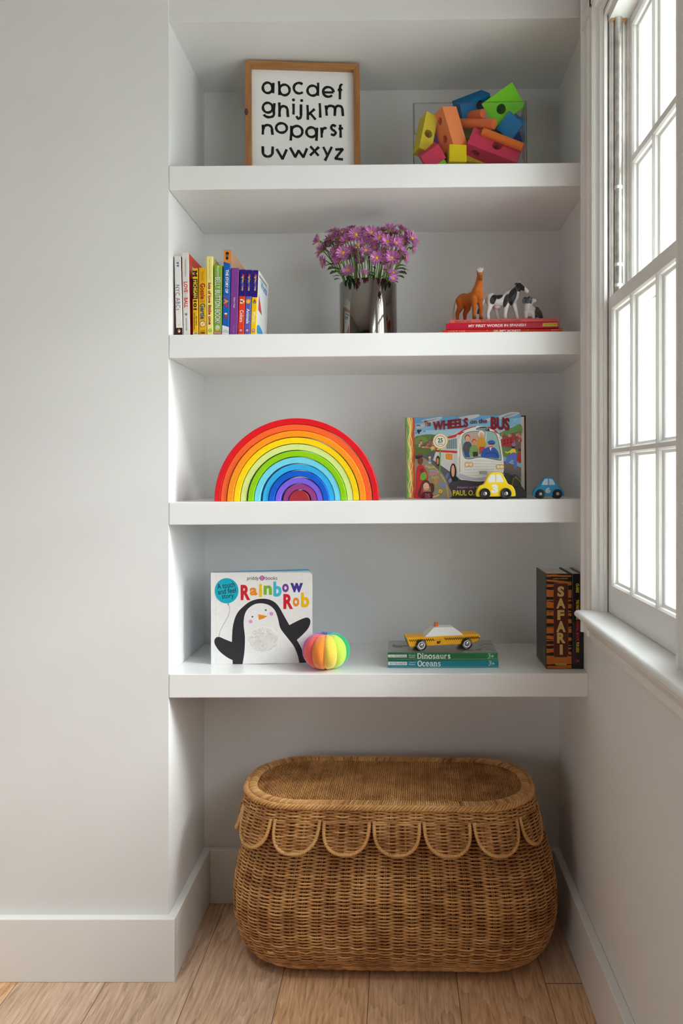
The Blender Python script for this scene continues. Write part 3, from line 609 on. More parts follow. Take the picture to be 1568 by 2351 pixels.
rain = [(206, 40, 60), (240, 130, 40), (240, 200, 40), (130, 190, 60), (240, 200, 60), (60, 160, 210), (226, 70, 80), (90, 150, 210), (240, 150, 40), (190, 180, 200), (230, 190, 60)]
for i, (x0, x1, yt, lean, body, word, y0, y1, ysp, lab, wob) in enumerate((
        (998, 1085, 477, 2.45, (236, 62, 26), 'Colors', 1040, 1206, 848, 'navy topped board book with a red lower spine and a flower sign', 'flower'),
        (1087, 1170, 482, 2.55, (98, 96, 184), 'Animals', 1020, 1226, 850, 'navy topped board book with a periwinkle lower spine and a lion sign', 'lion'),
        (1172, 1255, 485, 2.75, (248, 198, 8), 'Words', 1060, 1216, 862, 'navy topped board book with a yellow lower spine, rightmost of the upright row', 'boat'))):
    b = row_book(8+i, lab, x0, x1, yt, lean, .125, body, face=(222, 224, 224), back=(40, 24, 122)); A_, c_, t_, h_, z_ = b
    band(b, 0, ysp, (38, 22, 124)); T(b, 'Alphaprints', .28, .76, 535, 772, lambda a: rain[min(10, int(a*11))], .03); T(b, word, .26, .82, y0, y1, WHT, .015)
    cx, cz = .52*t_, z_(920)
    if wob == 'flower':
        for a in range(6): A_.disc(cx+.0034*math.cos(a*1.047), cz+.0034*math.sin(a*1.047), .0022, rain[a*2 % 11] if a % 2 else (240, 226, 210))
        A_.disc(cx, cz, .0018, (40, 30, 30))
    elif wob == 'lion':
        A_.poly([(cx+(.0050+.0006*(k % 2))*math.cos(k*.3927), cz+(.0050+.0006*(k % 2))*math.sin(k*.3927)) for k in range(16)], (226, 150, 30)); A_.disc(cx, cz, .0030, (246, 196, 60)).disc(cx-.001, cz+.0008, .0004, BLK).disc(cx+.001, cz+.0008, .0004, BLK)
    else:
        A_.poly([(cx-.0042, cz-.0006), (cx+.0002, cz+.0052), (cx+.0042, cz-.0006)], (206, 70, 30)); A_.poly([(cx-.0044, cz-.001), (cx+.0046, cz-.001), (cx+.003, cz-.0046), (cx-.003, cz-.0046)], (70, 150, 120))
    A_.disc(.5*t_, z_(1322), .0038, (60, 40, 60)).disc(.5*t_, z_(1322), .0031, (236, 150, 190)).line(circ(.5*t_, z_(1322), .0018, n=10, a0=200, a1=340), .0004, (60, 40, 60)); fin(b)
    if wob == 'boat':
        f = Art((t_+.00008, 0, 0), (0, 1, 0), (0, 0, 1)); H = h_
        f.poly([(.012, .42*H), (.016, .66*H), (.058, .40*H)], (190, 60, 60)); f.poly(spline([(.006, .17*H), (.03, .21*H), (.07, .16*H), (.08, .08*H), (.03, .04*H), (.006, .08*H)], 5, True), (60, 150, 196)); f.poly(spline([(.01, .06*H), (.05, .09*H), (.07, .03*H), (.02, .02*H)], 5, True), (150, 190, 90))
        f.line([(.008, .93*H), (.10, .93*H)], .004, (120, 116, 110)); f.text('Words', .03, .78*H, .105, .90*H, (60, 120, 190), .03)
        f.build('cover_print', print_m, b[1])

# ------------------------------------------------------------------ steel vase
VX, VY, VR, VH = .4195, .120, .0655, .1325
steel = mat('polished_steel', (140, 136, 130), .05, 1.0, var=.03, scale=9, bump=.02, bscale=14)
v = M().lathe([(VR-.003, 0), (VR, .002), (VR, VH-.001), (VR-.0008, VH), (VR-.0022, VH-.0006), (VR-.0024, .004)], 72).build('steel_vase', steel, smooth=40)
v.matrix_world = stand(1, VX, VY); tag(v, 'polished steel cylinder vase full of purple daisies', 'vase')
VZ = sz(1, VX)

# ------------------------------------------------------------------ daisies, each a stem with its own head
petal_m = print_mat('daisy_petal', .6, .25, var=.10, scale=400, sheen=.2); green_m = mat('daisy_stem', (104, 138, 58), .6, var=.2, scale=90)
leaf_m = mat('daisy_leaf', (52, 84, 40), .6, var=.25, scale=140); disc_m = mat('daisy_centre', (214, 172, 20), .8, var=.25, scale=900, bump=.9, bscale=1400)
def head_mesh(seed, open_):
    r_ = random.Random(seed); m = M()
    for layer, (n, L, el) in enumerate(((19, .0160, open_), (15, .0138, open_+16))):
        for k in range(n):
            a = 2*PI*(k+.5*layer)/n+r_.uniform(-.10, .10); l = 1.2*L*r_.uniform(.86, 1.08); e = R(el+r_.uniform(-9, 9)); wv = l*r_.uniform(.085, .115)
            vs = []; bend = r_.uniform(-.25, .12)
            for i, (t_, ww) in enumerate(((.16, .45), (.42, .85), (.7, 1.0), (.9, .80), (1.0, .34))):
                rr = l*t_; z = rr*math.sin(e)+bend*l*t_*t_*.6; h = rr*math.cos(e)
                for s_ in (-1, 0, 1):
                    x, y = h, s_*wv*ww; zz = z-(.0005 if s_ == 0 else 0)
                    vs.append((x*math.cos(a)-y*math.sin(a), x*math.sin(a)+y*math.cos(a), zz+.0004*layer))
            fs = [(i*3+j, i*3+j+1, i*3+j+4, i*3+j+3) for i in range(4) for j in range(2)]
            g = r_.uniform(-10, 12); m.add(vs, fs, 0, (194+g, 116+g, 176+g) if layer else (172+g, 92+g, 154+g))
    return m
protos = []
for q in range(5):
    hm = head_mesh(q, (6, 16, 26, 34, 12)[q]).build('petals', petal_m, smooth=180); dm = M().ell((0, 0, .0012), (.0046, .0046, .0030), 14, 8).build('flower_centre', disc_m, smooth=180)
    protos.append((hm.data, dm.data)); bpy.data.objects.remove(hm); bpy.data.objects.remove(dm)
def leaf_shape(m, o, d, L, wd, T_=None):
    d = d.normalized(); sd = d.cross(Vector((0, 0, 1))).normalized(); up = sd.cross(d)
    out = []
    prof = [(0, .08), (.15, .45), (.25, .36), (.40, .85), (.50, .62), (.66, 1.0), (.76, .7), (.9, .5), (1, .04)]
    for t_, ww in prof:
        c = o+d*(L*t_)-Vector((0, 0, 1))*(L*.35*t_*t_)
        out += [c-sd*(wd*ww)+up*(wd*.25*ww), c, c+sd*(wd*ww)+up*(wd*.25*ww)]
    m.add(out, [(i*3+j, i*3+j+1, i*3+j+4, i*3+j+3) for i in range(len(prof)-1) for j in range(2)])
def c4(x, y): return (690+x/5.058, 490+y/5.058)
FL = [  # x, y, depth, size, tilt sideways, tilt up
 (640,250,.060,1.02,-8,20),(820,228,.062,.98,4,26),(1030,190,.066,.95,8,52),(1170,200,.075,.92,25,62),(1288,292,.068,1.06,42,18),(915,285,.054,.98,6,30),(1012,332,.050,.96,4,10),(1105,345,.052,.88,30,2),
 (535,325,.062,.86,-22,20),(492,462,.052,1.0,-12,6),(755,435,.046,.86,2,40),(882,520,.044,.96,-4,8),(1062,522,.046,1.06,2,4),(455,560,.058,.92,-38,12),(550,668,.050,.96,-20,30),(842,312,.064,.80,12,-6),
 (375,215,.090,.94,-20,66),(735,352,.058,.70,-18,24),(215,320,.105,.96,-66,24),(225,440,.100,.96,-72,2),(262,560,.095,.82,-60,-12),(1198,318,.082,.84,10,4),(1295,405,.085,.74,66,-6),(1165,452,.062,.84,40,30),
 (745,690,.050,.66,0,55),(1075,690,.060,.72,10,40),(1078,762,.040,.60,6,24),(588,425,.070,.60,-14,10),(425,275,.090,.98,-36,30),(332,300,.110,.94,-48,44),(480,225,.085,.90,-20,48),(700,200,.110,.90,-4,60),(880,215,.120,.80,0,60),
 (960,215,.130,.84,8,66),(545,205,.125,.86,-14,70),(965,432,.060,.70,-4,48),(1215,520,.090,.78,60,0),(395,445,.085,.70,-40,10),(600,190,.150,.8,-8,70),(1010,640,.080,.6,10,20),(660,380,.055,.84,-2,70),(770,300,.110,.9,0,40),(320,370,.115,.84,-50,10),(1100,250,.115,.88,20,50),(455,370,.100,.84,-30,20),(860,400,.095,.8,0,30),(700,540,.110,.7,-6,10),(960,560,.120,.7,12,10),(280,420,.125,.9,-50,10),(360,330,.135,.95,-30,30),(470,300,.130,.95,-20,30),(560,270,.120,.95,-10,30),(690,280,.140,.95,0,30),(790,220,.140,.9,0,50),(900,340,.120,.9,5,30),(980,270,.135,.95,10,40),(1060,230,.140,.9,16,50),(1150,330,.120,.95,30,20),(1220,250,.110,.9,40,40),(640,470,.130,.8,-5,10),(1000,480,.125,.85,10,20),(560,480,.125,.85,-20,10),(1120,500,.120,.85,30,10),(430,520,.110,.8,-40,0),(800,450,.140,.85,0,20)]
spec_lab = {18: 'purple daisy farthest to the left of the bunch, seen from the side', 4: 'large purple daisy farthest to the right of the bunch', 26: 'small purple daisy hanging in front of the right end of the vase rim',
            12: 'wide open purple daisy low on the right with a bright yellow centre facing forward', 2: 'purple daisy rising at the top right with its yellow centre tipped up', 0: 'open purple daisy at the upper left middle with a large yellow centre',
            1: 'pale purple daisy at the top middle facing forward', 9: 'open purple daisy facing forward low at the left', 11: 'purple daisy facing forward low in the middle, above bare stems',
            10: 'small purple daisy nodding up in the middle of the bunch', 14: 'purple daisy low at the left just above the vase rim', 24: 'dark little purple daisy standing straight over the middle of the vase rim', 40: 'browned daisy with a large dull yellow centre in the middle left'}
for i, (px, py, yy, sc, ts, tu) in enumerate(FL):
    r_ = random.Random(100+i); hp = W(*c4(px, py), yy)
    nrm = Vector((math.sin(R(ts)), -math.cos(R(ts))*math.cos(R(tu)), math.sin(R(tu)))).normalized()
    bx = VX+(hp.x-VX)*.42+r_.uniform(-.006, .006); by = VY+(yy-VY)*.35+r_.uniform(-.008, .008)
    base = Vector((bx, by, VZ+.012)); mid = Vector((bx+(hp.x-bx)*.25, by+(yy-by)*.2, VZ+VH-.006))
    dx = mid.x-VX; dy = mid.y-VY; q = math.hypot(dx, dy); 
    if q > VR-.012: mid.x = VX+dx*(VR-.012)/q; mid.y = VY+dy*(VR-.012)/q
    back = hp-nrm*.010; gp = hp-nrm*.0035
    r0 = thing('daisy', spec_lab.get(i, 'purple daisy with narrow petals, one of the crowd in the steel vase'), 'flower', Matrix.Translation(base), 'purple daisies in the steel vase')
    pts = spline([base, mid, (mid*.45+back*.55)+Vector((r_.uniform(-.003, .003), 0, .004)), back, gp], 5)
    pts = [Vector(p)-base for p in pts]; rad = [.00125]*(len(pts)-3)+[.0014, .0022, .0034]
    st = M().tube(pts, rad, 6).build('stem', green_m, r0, smooth=60)
    hd, dc = protos[i % 5]
    Mx = Matrix.Translation(hp-base) @ nrm.to_track_quat('Z', 'Y').to_matrix().to_4x4() @ Matrix.Rotation(r_.uniform(0, 6), 4, 'Z') @ Matrix.Scale(sc, 4)
    h_ = bpy.data.objects.new('petals', hd); C.objects.link(h_); h_.parent = r0; h_.matrix_local = Mx
    d_ = bpy.data.objects.new('flower_centre', dc); C.objects.link(d_); d_.parent = r0; d_.matrix_local = Mx @ (Matrix.Scale(1.6, 4) if i == 40 else Matrix.Identity(4))
    lf = {14: (400, 690, -1, .034), 13: (560, 735, -.2, .026), 25: (1180, 690, 1, .030), 36: (1165, 740, 1, .026), 20: (400, 770, -1, .020), 10: (800, 718, .3, .024), 26: (1120, 800, .8, .016), 35: (850, 630, .4, .014), 23: (1195, 650, 1, .022), 19: (360, 640, -1, .030)}.get(i)
    if lf:
        lo = W(*c4(lf[0]-lf[2]*60, lf[1]-40), .075); lm = M(); dr = Vector((lf[2], -.55, -.15+.3*abs(lf[2])))
        leaf_shape(lm, lo-base, dr, lf[3], lf[3]*.30); leaf_shape(lm, lo-base+Vector((0, .006, -.004)), dr+Vector((.1, .9, .1)), lf[3]*.8, lf[3]*.28)
        lm.build('leaf', leaf_m, r0, smooth=60)

# ------------------------------------------------------------------ stack of red picture books lying flat
def c5(x, y): return (990+x/4.48, 590+y/4.48)
def lying(label, t_, x0, x1, y, z, d, col, yaw, shelf, art=None, group=None, **kw):
    """book on its back, spine to the front; x0..x1 along the shelf"""
    a = math.atan((SH[shelf][1]-SH[shelf][0])/X1)
    mt = Matrix.Translation((x0, y, sz(shelf, x0)+z+.0003)) @ Matrix.Rotation(-a, 4, 'Y') @ Matrix.Rotation(R(yaw), 4, 'Z') @ Matrix.Translation((x1-x0, 0, 0)) @ Matrix.Rotation(-PI/2, 4, 'Y')
    mt = Matrix.Translation((x0, y, sz(shelf, x0)+z+.0003)) @ Matrix.Rotation(-a, 4, 'Y') @ Matrix.Rotation(R(yaw), 4, 'Z') @ Matrix.Translation((x1-x0, 0, 0)) @ Matrix.Rotation(-PI/2, 4, 'Y')
    r_, c = book(label, t_, x1-x0, d, col, mt, group=group, **kw); return r_, c
# local frame of a lying book: z runs from right (0) to left (length), x is up
def LT(A, L, s, a0, a1, b0, b1, col, bold=0., **k):            # a along the spine from the left end, b up, metres
    A.text(s, b0, L-a1, b1, L-a0, col, bold, -90, **k)
G = 'red picture books stacked under the toy animals'
ry = .050; ks = (DIST+ry)/FPX/4.48
def X5(x): return W(*c5(x, 700), ry).x
x0, x1 = X5(122), X5(1343); L = x1-x0
r_, c = lying('bright red book at the bottom of the red stack, mostly below the shelf edge', .0148, x0, x1, ry, 0, .205, (226, 48, 30), -1.2, 1, group=G, hard=True)
A = spine_art(c, .0148, L); LT(A, L, 'Lang & Lang', .012, .048, .0096, .0136, (240, 190, 150)); A.build('author_print', print_m, c); A = spine_art(c, .0148, L); LT(A, L, 'GRUMPY MONKEY', .110, .170, .0080, .0137, (246, 226, 210), .02); A.build('title', print_m, c); A = spine_art(c, .0148, L); LT(A, L, 'Random House', .236, .266, .0104, .0136, (240, 200, 180)); A.poly([(.0118, L-.094), (.0138, L-.096), (.0118, L-.098)], (246, 200, 60)).poly([(.0118, L-.183), (.0140, L-.185), (.0118, L-.187)], (246, 200, 60)); A.build('spine_print', print_m, c)
x0, x1 = X5(152), X5(1308); L = x1-x0
r_, c = lying('crimson book with bold white capitals in the middle of the red stack', .0138, x0, x1, ry+.001, .0152, .20, (204, 32, 60), -2.4, 1, group=G, gloss=True)
A = spine_art(c, .0138, L); LT(A, L, 'MY FIRST WORDS IN SPANISH', .0495, .174, .0044, .0103, WHT, .028); A.rect(.0036, L-.2415, .0104, L-.2105, (244, 214, 30)); LT(A, L, 'CRACKBOOM!', .2125, .2395, .0050, .0088, (150, 160, 40), .03); A.build('spine_print', print_m, c)
x0, x1 = X5(190), X5(1298); L = x1-x0
r_, c = lying('salmon red book with thin dark lettering on top of the red stack', .0078, x0, x1, ry+.002, .0293, .20, (222, 98, 88), -2.4, 1, group=G, hard=True)
A = spine_art(c, .0078, L); LT(A, L, 'Numeroff / Bond', .0115, .0475, .0018, .0054, (86, 26, 24)); LT(A, L, 'If You Give a Mouse a Cookie', .0690, .155, .0014, .0060, (70, 30, 26)); LT(A, L, 'HarperCollins', .2035, .232, .0022, .0054, (140, 56, 46)); A.build('spine_print', print_m, c)
STK = .0293+.0078+.0006

# ------------------------------------------------------------------ toy animals (one continuous body each)
def cap(m, p0, r0, p1, r1, n=14):
    a, b = Vector(p0), Vector(p1); d = b-a; L = d.length or 1e-6; d = d/L
    pr = []
    for i in range(1, 5): t_ = PI/2*i/4; pr.append((r0*math.sin(t_), -r0*math.cos(t_)))
    for i in range(0, 4): t_ = PI/2*i/4; pr.append((r1*math.cos(t_), L+r1*math.sin(t_)))
    m.lathe(pr, n, T=Matrix.Translation(a) @ d.to_track_quat('Z', 'Y').to_matrix().to_4x4())
def chain(m, *pr):
    for (a, ra), (b, rb) in zip(pr[:-1], pr[1:]): cap(m, a, ra, b, rb)
def sculpt(name, m, parent, col, material, voxel=.9, smooth=7):
    o = m.build(name, material)
    rm = o.modifiers.new('r', 'REMESH'); rm.mode = 'VOXEL'; rm.voxel_size = voxel
    sm = o.modifiers.new('s', 'SMOOTH'); sm.factor = .5; sm.iterations = smooth
    bpy.context.view_layer.update(); baked(o); me = o.data
    for vv in me.vertices: vv.co.z = max(0, vv.co.z)
    ca = me.color_attributes.new('Col', 'FLOAT_COLOR', 'POINT'); buf = []
    for vv in me.vertices: buf += [*lin(col(vv.co)), 1]
    ca.data.foreach_set('color', buf)
    me.shade_smooth(); o.parent = parent; return o
fur_m = print_mat('flocked_fur', .9, .2, var=.10, scale=3, sheen=.1, bump=.3, bscale=5); vinyl_m = print_mat('painted_vinyl', .42, .4, var=.03, scale=2)
eye_m = mat('toy_eye', (14, 10, 8), .1); hair_m = mat('white_hair', (238, 234, 228), .8, var=.05)
def animal(name, label, px, y, yaw, sc=1.0):
    p = W(*c5(px, 640), y); a = math.atan((SH[1][1]-SH[1][0])/X1)
    mt = Matrix.Translation((p.x, y, sz(1, p.x)+STK+.0026+.0003)) @ Matrix.Rotation(-a, 4, 'Y') @ Matrix.Rotation(R(yaw), 4, 'Z') @ Matrix.Scale(.001*sc, 4)
    return thing(name, label, 'toy animal', mt)
def cl(x, a=0., b=1.): return max(a, min(b, x))
def mixc(a, b, t_): return tuple(x+(y-x)*t_ for x, y in zip(a, b))
# horse
h = animal('toy_horse', 'chestnut flocked toy horse with a white forelock on the red books', 405, .080, -52, 1.08)
m = M(); dv = Vector((.78, -.62)); 
chain(m, ((-24,0,46),13), ((-4,0,43.5),13.8), ((16,0,46),13.6), ((23,0,50),11.5)); chain(m, ((-27,0,48),11), ((-20,0,50),11))
chain(m, ((20,0,54),12), ((25,0,66),8.8), ((28,0,78),7.0), ((29,0,86),6.6)); cap(m, (27,0,50), 9, (28,-1,44), 7)
hx, hy = 29, 0
chain(m, ((hx,hy,88),6.6), ((hx+dv.x*8,hy+dv.y*8,83),5.6), ((hx+dv.x*15,hy+dv.y*15,76.5),4.3), ((hx+dv.x*16.5,hy+dv.y*16.5,75),4.2))
for s_ in (-1, 1):
    ex, ey = hx-dv.y*s_*4.6, hy+dv.x*s_*4.6; chain(m, ((ex,ey,92),2.2), ((ex-dv.y*s_*1.2,ey+dv.x*s_*1.2,97),1.5), ((ex-dv.y*s_*1.4,ey+dv.x*s_*1.4,100.5),.7))
    chain(m, ((19,s_*7,42),8.2), ((20+2*s_,s_*7,30),5.4), ((21+3*s_,s_*6.8,22),4.8), ((20+3*s_,s_*6.6,9),3.3), ((21+3*s_,s_*6.6,2),4.2))
    chain(m, ((-23,s_*7,44),10.5), ((-19+2*s_,s_*8,31),7), ((-29+3*s_,s_*8,19),4.4), ((-28+3*s_,s_*8,8),3.4), ((-27+3*s_,s_*8,2),4.2))
def hc(p):
    c = (204, 116, 44); t_ = cl((58-p.z)/60)
    if p.z < 6: return (120, 62, 28)
    d = (p.x-hx)*dv.x+(p.y-hy)*dv.y
    if d > 13 and p.z > 68: return (150, 84, 38)
    return mixc((198, 108, 38), (168, 78, 22), t_)
hb = sculpt('horse_body', m, h, hc, fur_m, 1.0)
for s_ in (-1, 1):
    M().ell((hx+dv.x*7.2-dv.y*s_*4.9, hy+dv.y*7.2+dv.x*s_*4.9, 86.6), (1.25, 1.25, 1.25), 12, 8).build('eye', eye_m, h, smooth=180)
    M().ell((hx+dv.x*20-dv.y*s_*1.8, hy+dv.y*20+dv.x*s_*1.8, 75.6), (.7, .7, .6), 8, 6).build('nostril', eye_m, h, smooth=180)
mm = M(); r_ = random.Random(3)
for k in range(90):
    b0 = Vector((hx+r_.uniform(-4, 4), hy+r_.uniform(-4, 4), 92)); tp = b0+Vector((r_.uniform(-4, 4), r_.uniform(-4, 4), r_.uniform(7, 12)))
    mm.tube([b0, b0.lerp(tp, .5)+Vector((r_.uniform(-.6, .6), r_.uniform(-.6, .6), 1)), tp], [.55, .45, .1], 4)
mm.build('forelock', hair_m, h)
mm = M()
for k in range(60):
    t_ = r_.random(); b0 = Vector((20+7*t_, r_.uniform(-1, 1), 66+24*t_)); mm.tube([b0, b0+Vector((-8, r_.uniform(-2, 2), -1)), b0+Vector((-12, r_.uniform(-3, 3), -9))], [.30, .22, .06], 4)
mm.build('mane', hair_m, h)
mm = M()
for k in range(46):
    y_ = r_.uniform(-1.6, 1.6); o_ = r_.uniform(-2.5, 2.5); mm.tube(spline([(-36, y_*.4, 52), (-46, y_, 50+o_*.3), (-53+o_, y_*1.6, 34), (-54+o_, y_*2, 16), (-50+o_*1.5, y_*2, 3)], 3), .22, 4)
mm.build('tail', hair_m, h)
# cow
cw = animal('toy_cow', 'black and white toy cow standing between the toy horse and the small dog', 735, .078, -14, 1.07)
m = M()
chain(m, ((-25,0,44),11.5), ((-12,0,40.5),12.6), ((4,0,40.5),12.8), ((18,0,45),13.6), ((22,0,49),12)); cap(m, (-28,0,50), 6, (-22,0,51), 7); cap(m, (10,0,54), 5, (20,0,57), 6)
chain(m, ((22,0,52),11), ((29,-1,60),8), ((34,-2,66),7)); chain(m, ((35,-2.5,68),7), ((44,-5,62),5), ((50,-7,56.5),4.2), ((51.5,-7.4,55),4.0))
for s_ in (-1, 1): chain(m, ((33,-2+s_*6,70),2), ((30,-2+s_*10,71),2.4), ((27,-2+s_*12,69),1.2))
cap(m, (34,-2,74), 2.6, (36,-3,75), 2.2)
chain(m, ((11,-8,38),7.4), ((8,-8.5,22),4.4), ((6,-8.5,9),3.2), ((6,-8.5,2.4),4)); chain(m, ((22,7,38),7), ((26,7.5,22),4.4), ((29,7.5,9),3.2), ((30,7.5,2.4),4))
chain(m, ((-24,-7,40),8.8), ((-26,-8,26),5.4), ((-30,-8,16),3.8), ((-29,-8,2.4),3.9)); chain(m, ((-20,7,38),8.4), ((-14,8,26),5.2), ((-12,8,16),3.8), ((-8,8,2.4),3.9))
cap(m, (-12,0,29), 5.5, (-8,0,29), 4.6)
chain(m, ((-33,0,50),2.6), ((-38,-6,42),2.3), ((-43,-9,31),2.8), ((-47,-10,22),4.0), ((-50,-10,16),2.6))
def cc(p):
    Wt, Bk_, Gy = (228, 226, 226), (34, 33, 36), (110, 108, 112)
    if p.x < -40 and p.z < 36: return mixc(Gy, Bk_, .5)
    for cx_, cz_, rx, rz in ((-17.5, 43, 6.2, 10.5), (-5.5, 48.5, 7, 6.5), (21.5, 48, 8.0, 17), (8.5, 38, 5.2, 13)):
        a = (p.x-cx_-.25*(p.z-cz_))**2/rx**2+(p.z-cz_)**2/rz**2
        if a < 1: return Bk_ if cx_ != 8.5 else mixc(Bk_, Gy, .35)
        if a < 1.15: return Gy
    if p.z < 5: return (206, 200, 204)
    if p.x > 25 and p.z > 56:
        if p.x > 46.5: return (232, 226, 224)
        if abs(p.y+2.5+(p.x-34)*.28) < 1.9 and p.x > 38 and p.z > 60: return Wt
        if p.z > 74.5: return Wt
        return Bk_
    return Wt
sculpt('cow_body', m, cw, cc, vinyl_m, .95, 6)
for s_ in (-1, 1):
    M().ell((40.5, -3.9+s_*4.9, 66.5), (1.1, 1.1, 1.1), 12, 8).build('eye', eye_m, cw, smooth=180)
    M().ell((53.6, -8.0+s_*2.2, 57.2), (.7, .6, .6), 8, 6).build('nostril', eye_m, cw, smooth=180)
# dog
dg = animal('toy_dog', 'small grey and white toy dog sitting to the right of the toy cow', 1003, .076, 0, 1.06)
m = M()
chain(m, ((0,0,29),9), ((0,1,19),10), ((3,3,13),9.5)); chain(m, ((3,4,22),10), ((18,12,15),10.5)); chain(m, ((-6,-5,15),5), ((-6.5,-6,5),3.6), ((-6.5,-8,2.6),3)); chain(m, ((7,-4,15),5), ((9,-5,5),3.6), ((9,-7,2.6),3))
chain(m, ((18,7,8),7.5), ((18,0,3.4),3.8)); chain(m, ((18,12,22),8), ((25,13,16),6), ((29,13,8),4), ((32,12,3),2.6))
chain(m, ((0,0,33),7.6), ((1,-1,40),8.4)); chain(m, ((2,-2,41),8), ((9,-4,38.5),5), ((13,-5.5,39),3.8)); 
for s_ in (-1, 1): chain(m, ((-1+s_*6,1+s_*-.5,46),3), ((-2.5+s_*8,0,41),3), ((-3+s_*8,-1,35),2))
def dcol(p):
    Wt, Gy, Dk = (224, 222, 222), (96, 96, 98), (58, 57, 60)
    n_ = .5*math.sin(p.x*1.1+p.z)+.5*math.sin(p.y*1.3-p.z*.7)
    if p.z > 33+n_:
        if p.x > 6.5+.2*(p.z-40) or (abs(p.x-4.5) < 1.7 and p.z > 44): return Wt
        return Dk if p.z > 44+n_ else Gy
    if p.x > 13+2*n_ and p.z > 4: return mixc(Dk, (90, 96, 90), .4)
    return Wt
sculpt('dog_body', m, dg, dcol, vinyl_m, .9, 5)
M().ell((16.3, -6.4, 40.2), (1.3, 1.3, 1.0), 10, 7).build('nose', eye_m, dg, smooth=180)
for s_ in (-1, 1): M().ell((6.3+s_*2.2, -7.6+s_*2.6, 44), (1.1, 1.1, 1.1), 10, 7).build('eye', eye_m, dg, smooth=180)

# ------------------------------------------------------------------ wooden rainbow, twelve nested arches
def c6(x, y): return (460+x/3.5636, 930+y/3.5636)
RB = [('red', 'outermost and largest', 113, 1460, 110, 48, (222, 10, 26)), ('orange red', 'second largest', 165, 1405, 160, 49, (246, 98, 42)), ('orange', 'third largest', 218, 1355, 212, 50, (252, 150, 20)),
      ('yellow', 'fourth largest', 273, 1300, 268, 49, (252, 214, 2)), ('pale lime', 'fifth largest', 328, 1250, 322, 49, (214, 230, 140)), ('grass green', 'sixth largest', 388, 1197, 377, 47, (142, 206, 4)),
      ('light cyan', 'seventh largest', 440, 1150, 430, 49, (116, 214, 238)), ('sky blue', 'eighth largest', 508, 1100, 486, 47, (48, 176, 236)), ('royal blue', 'ninth largest', 558, 1052, 540, 47, (0, 92, 206)),
      ('lavender purple', 'tenth largest', 612, 1003, 598, 46, (124, 96, 228)), ('plum violet', 'smallest open', 677, 953, 648, 46, (152, 60, 134)), ('dark red half-disc', 'solid core', 725, 893, 700, 0, (164, 42, 54))]
for i, (cn, pos, l, r, top, th_, col) in enumerate(RB):
    y = .014+.0016*math.sin(i*2.1); k6 = (DIST+y)/FPX/3.5636
    cx = W(*c6((l+r)/2, 780), y).x; Ro = (r-l)/2*k6; H = (787-top)*k6; ri = Ro-th_*k6 if th_ else 0; hi = H-th_*k6
    n = 56; out = circ(0, 0, Ro, H, n, 0, 180); inn = circ(0, 0, ri, hi, n, 180, 0) if th_ else []
    m = M()
    if th_:
        v = [(x, 0, z) for x, z in out]+[(x, 0, z) for x, z in reversed(inn)]
        k = n+1; v += [(a, .046, c) for a, b, c in v]; f = []
        for j in range(n):
            f += [(j, j+1, k+j+1, k+j), (2*k+j, 3*k+j, 3*k+j+1, 2*k+j+1), (j, 2*k+j, 2*k+j+1, j+1), (k+j, k+j+1, 3*k+j+1, 3*k+j)]
        f += [(0, k, 3*k, 2*k), (n, 2*k+n, 3*k+n, k+n)]
        m.add(v, f)
    else: m.prism(out, 0, .046)
    lab = (f'{cn} wooden arch, {pos} of the toy rainbow' if th_ else 'dark red solid half-disc at the centre of the wooden toy rainbow')
    o = m.build('rainbow_arch' if th_ else 'rainbow_core', wood_mat('painted_'+cn.replace(' ', '_'), col, .04, (1, .1, 1), .38), smooth=40, bevel=.0011, seg=3)
    o.matrix_world = stand(2, cx, y); tag(o, lab, 'toy', 'nested arches of the wooden rainbow')

# ------------------------------------------------------------------ bus picture book, standing half open
def c7(x, y): return (900+x/3.5636, 920+y/3.5636)
yl, yr = .125, .062
pl = W(933.7, 1146, yl); pr = W(1197.5, 1146, yr); bw = math.hypot(pr.x-pl.x, yr-yl); yaw = math.degrees(math.atan2(yr-yl, pr.x-pl.x))
bh = W(1197.5, 951.5, yr).z-sz(2, pr.x)
bk = thing('picture_book', 'large hardback with a white bus on its cover, standing behind the little yellow car', 'book', stand(2, pl.x, yl, yaw))
cvr = M().box((0, 0, 0), (bw, .0022, bh), 0, (120, 160, 176)).build('front_cover', gloss_m, bk, bevel=.0005)
M().box((.002, .0022, .003), (bw-.004, .009, bh-.003)).build('pages', page_m, bk)
M().prism([(-.0026, 0), (.0016, 0), (.0016, .0022), (0, .012), (-.0026, .012)], 0, bh, 'z', 0, (110, 150, 110)).build('spine', gloss_m, bk)
o = M().box((0, 0, 0), (bw+.010, .0022, bh), 0, (96, 52, 44)).build('back_cover', gloss_m, bk, bevel=.0005); o.location = (-.001, .012, 0); o.rotation_euler = (0, 0, R(5))
o2 = M().box((.004, -.0050, .003), (bw+.005, -.0002, bh-.003)).build('pages', page_m, bk); o2.location = (0, .012, 0); o2.rotation_euler = (0, 0, R(5))
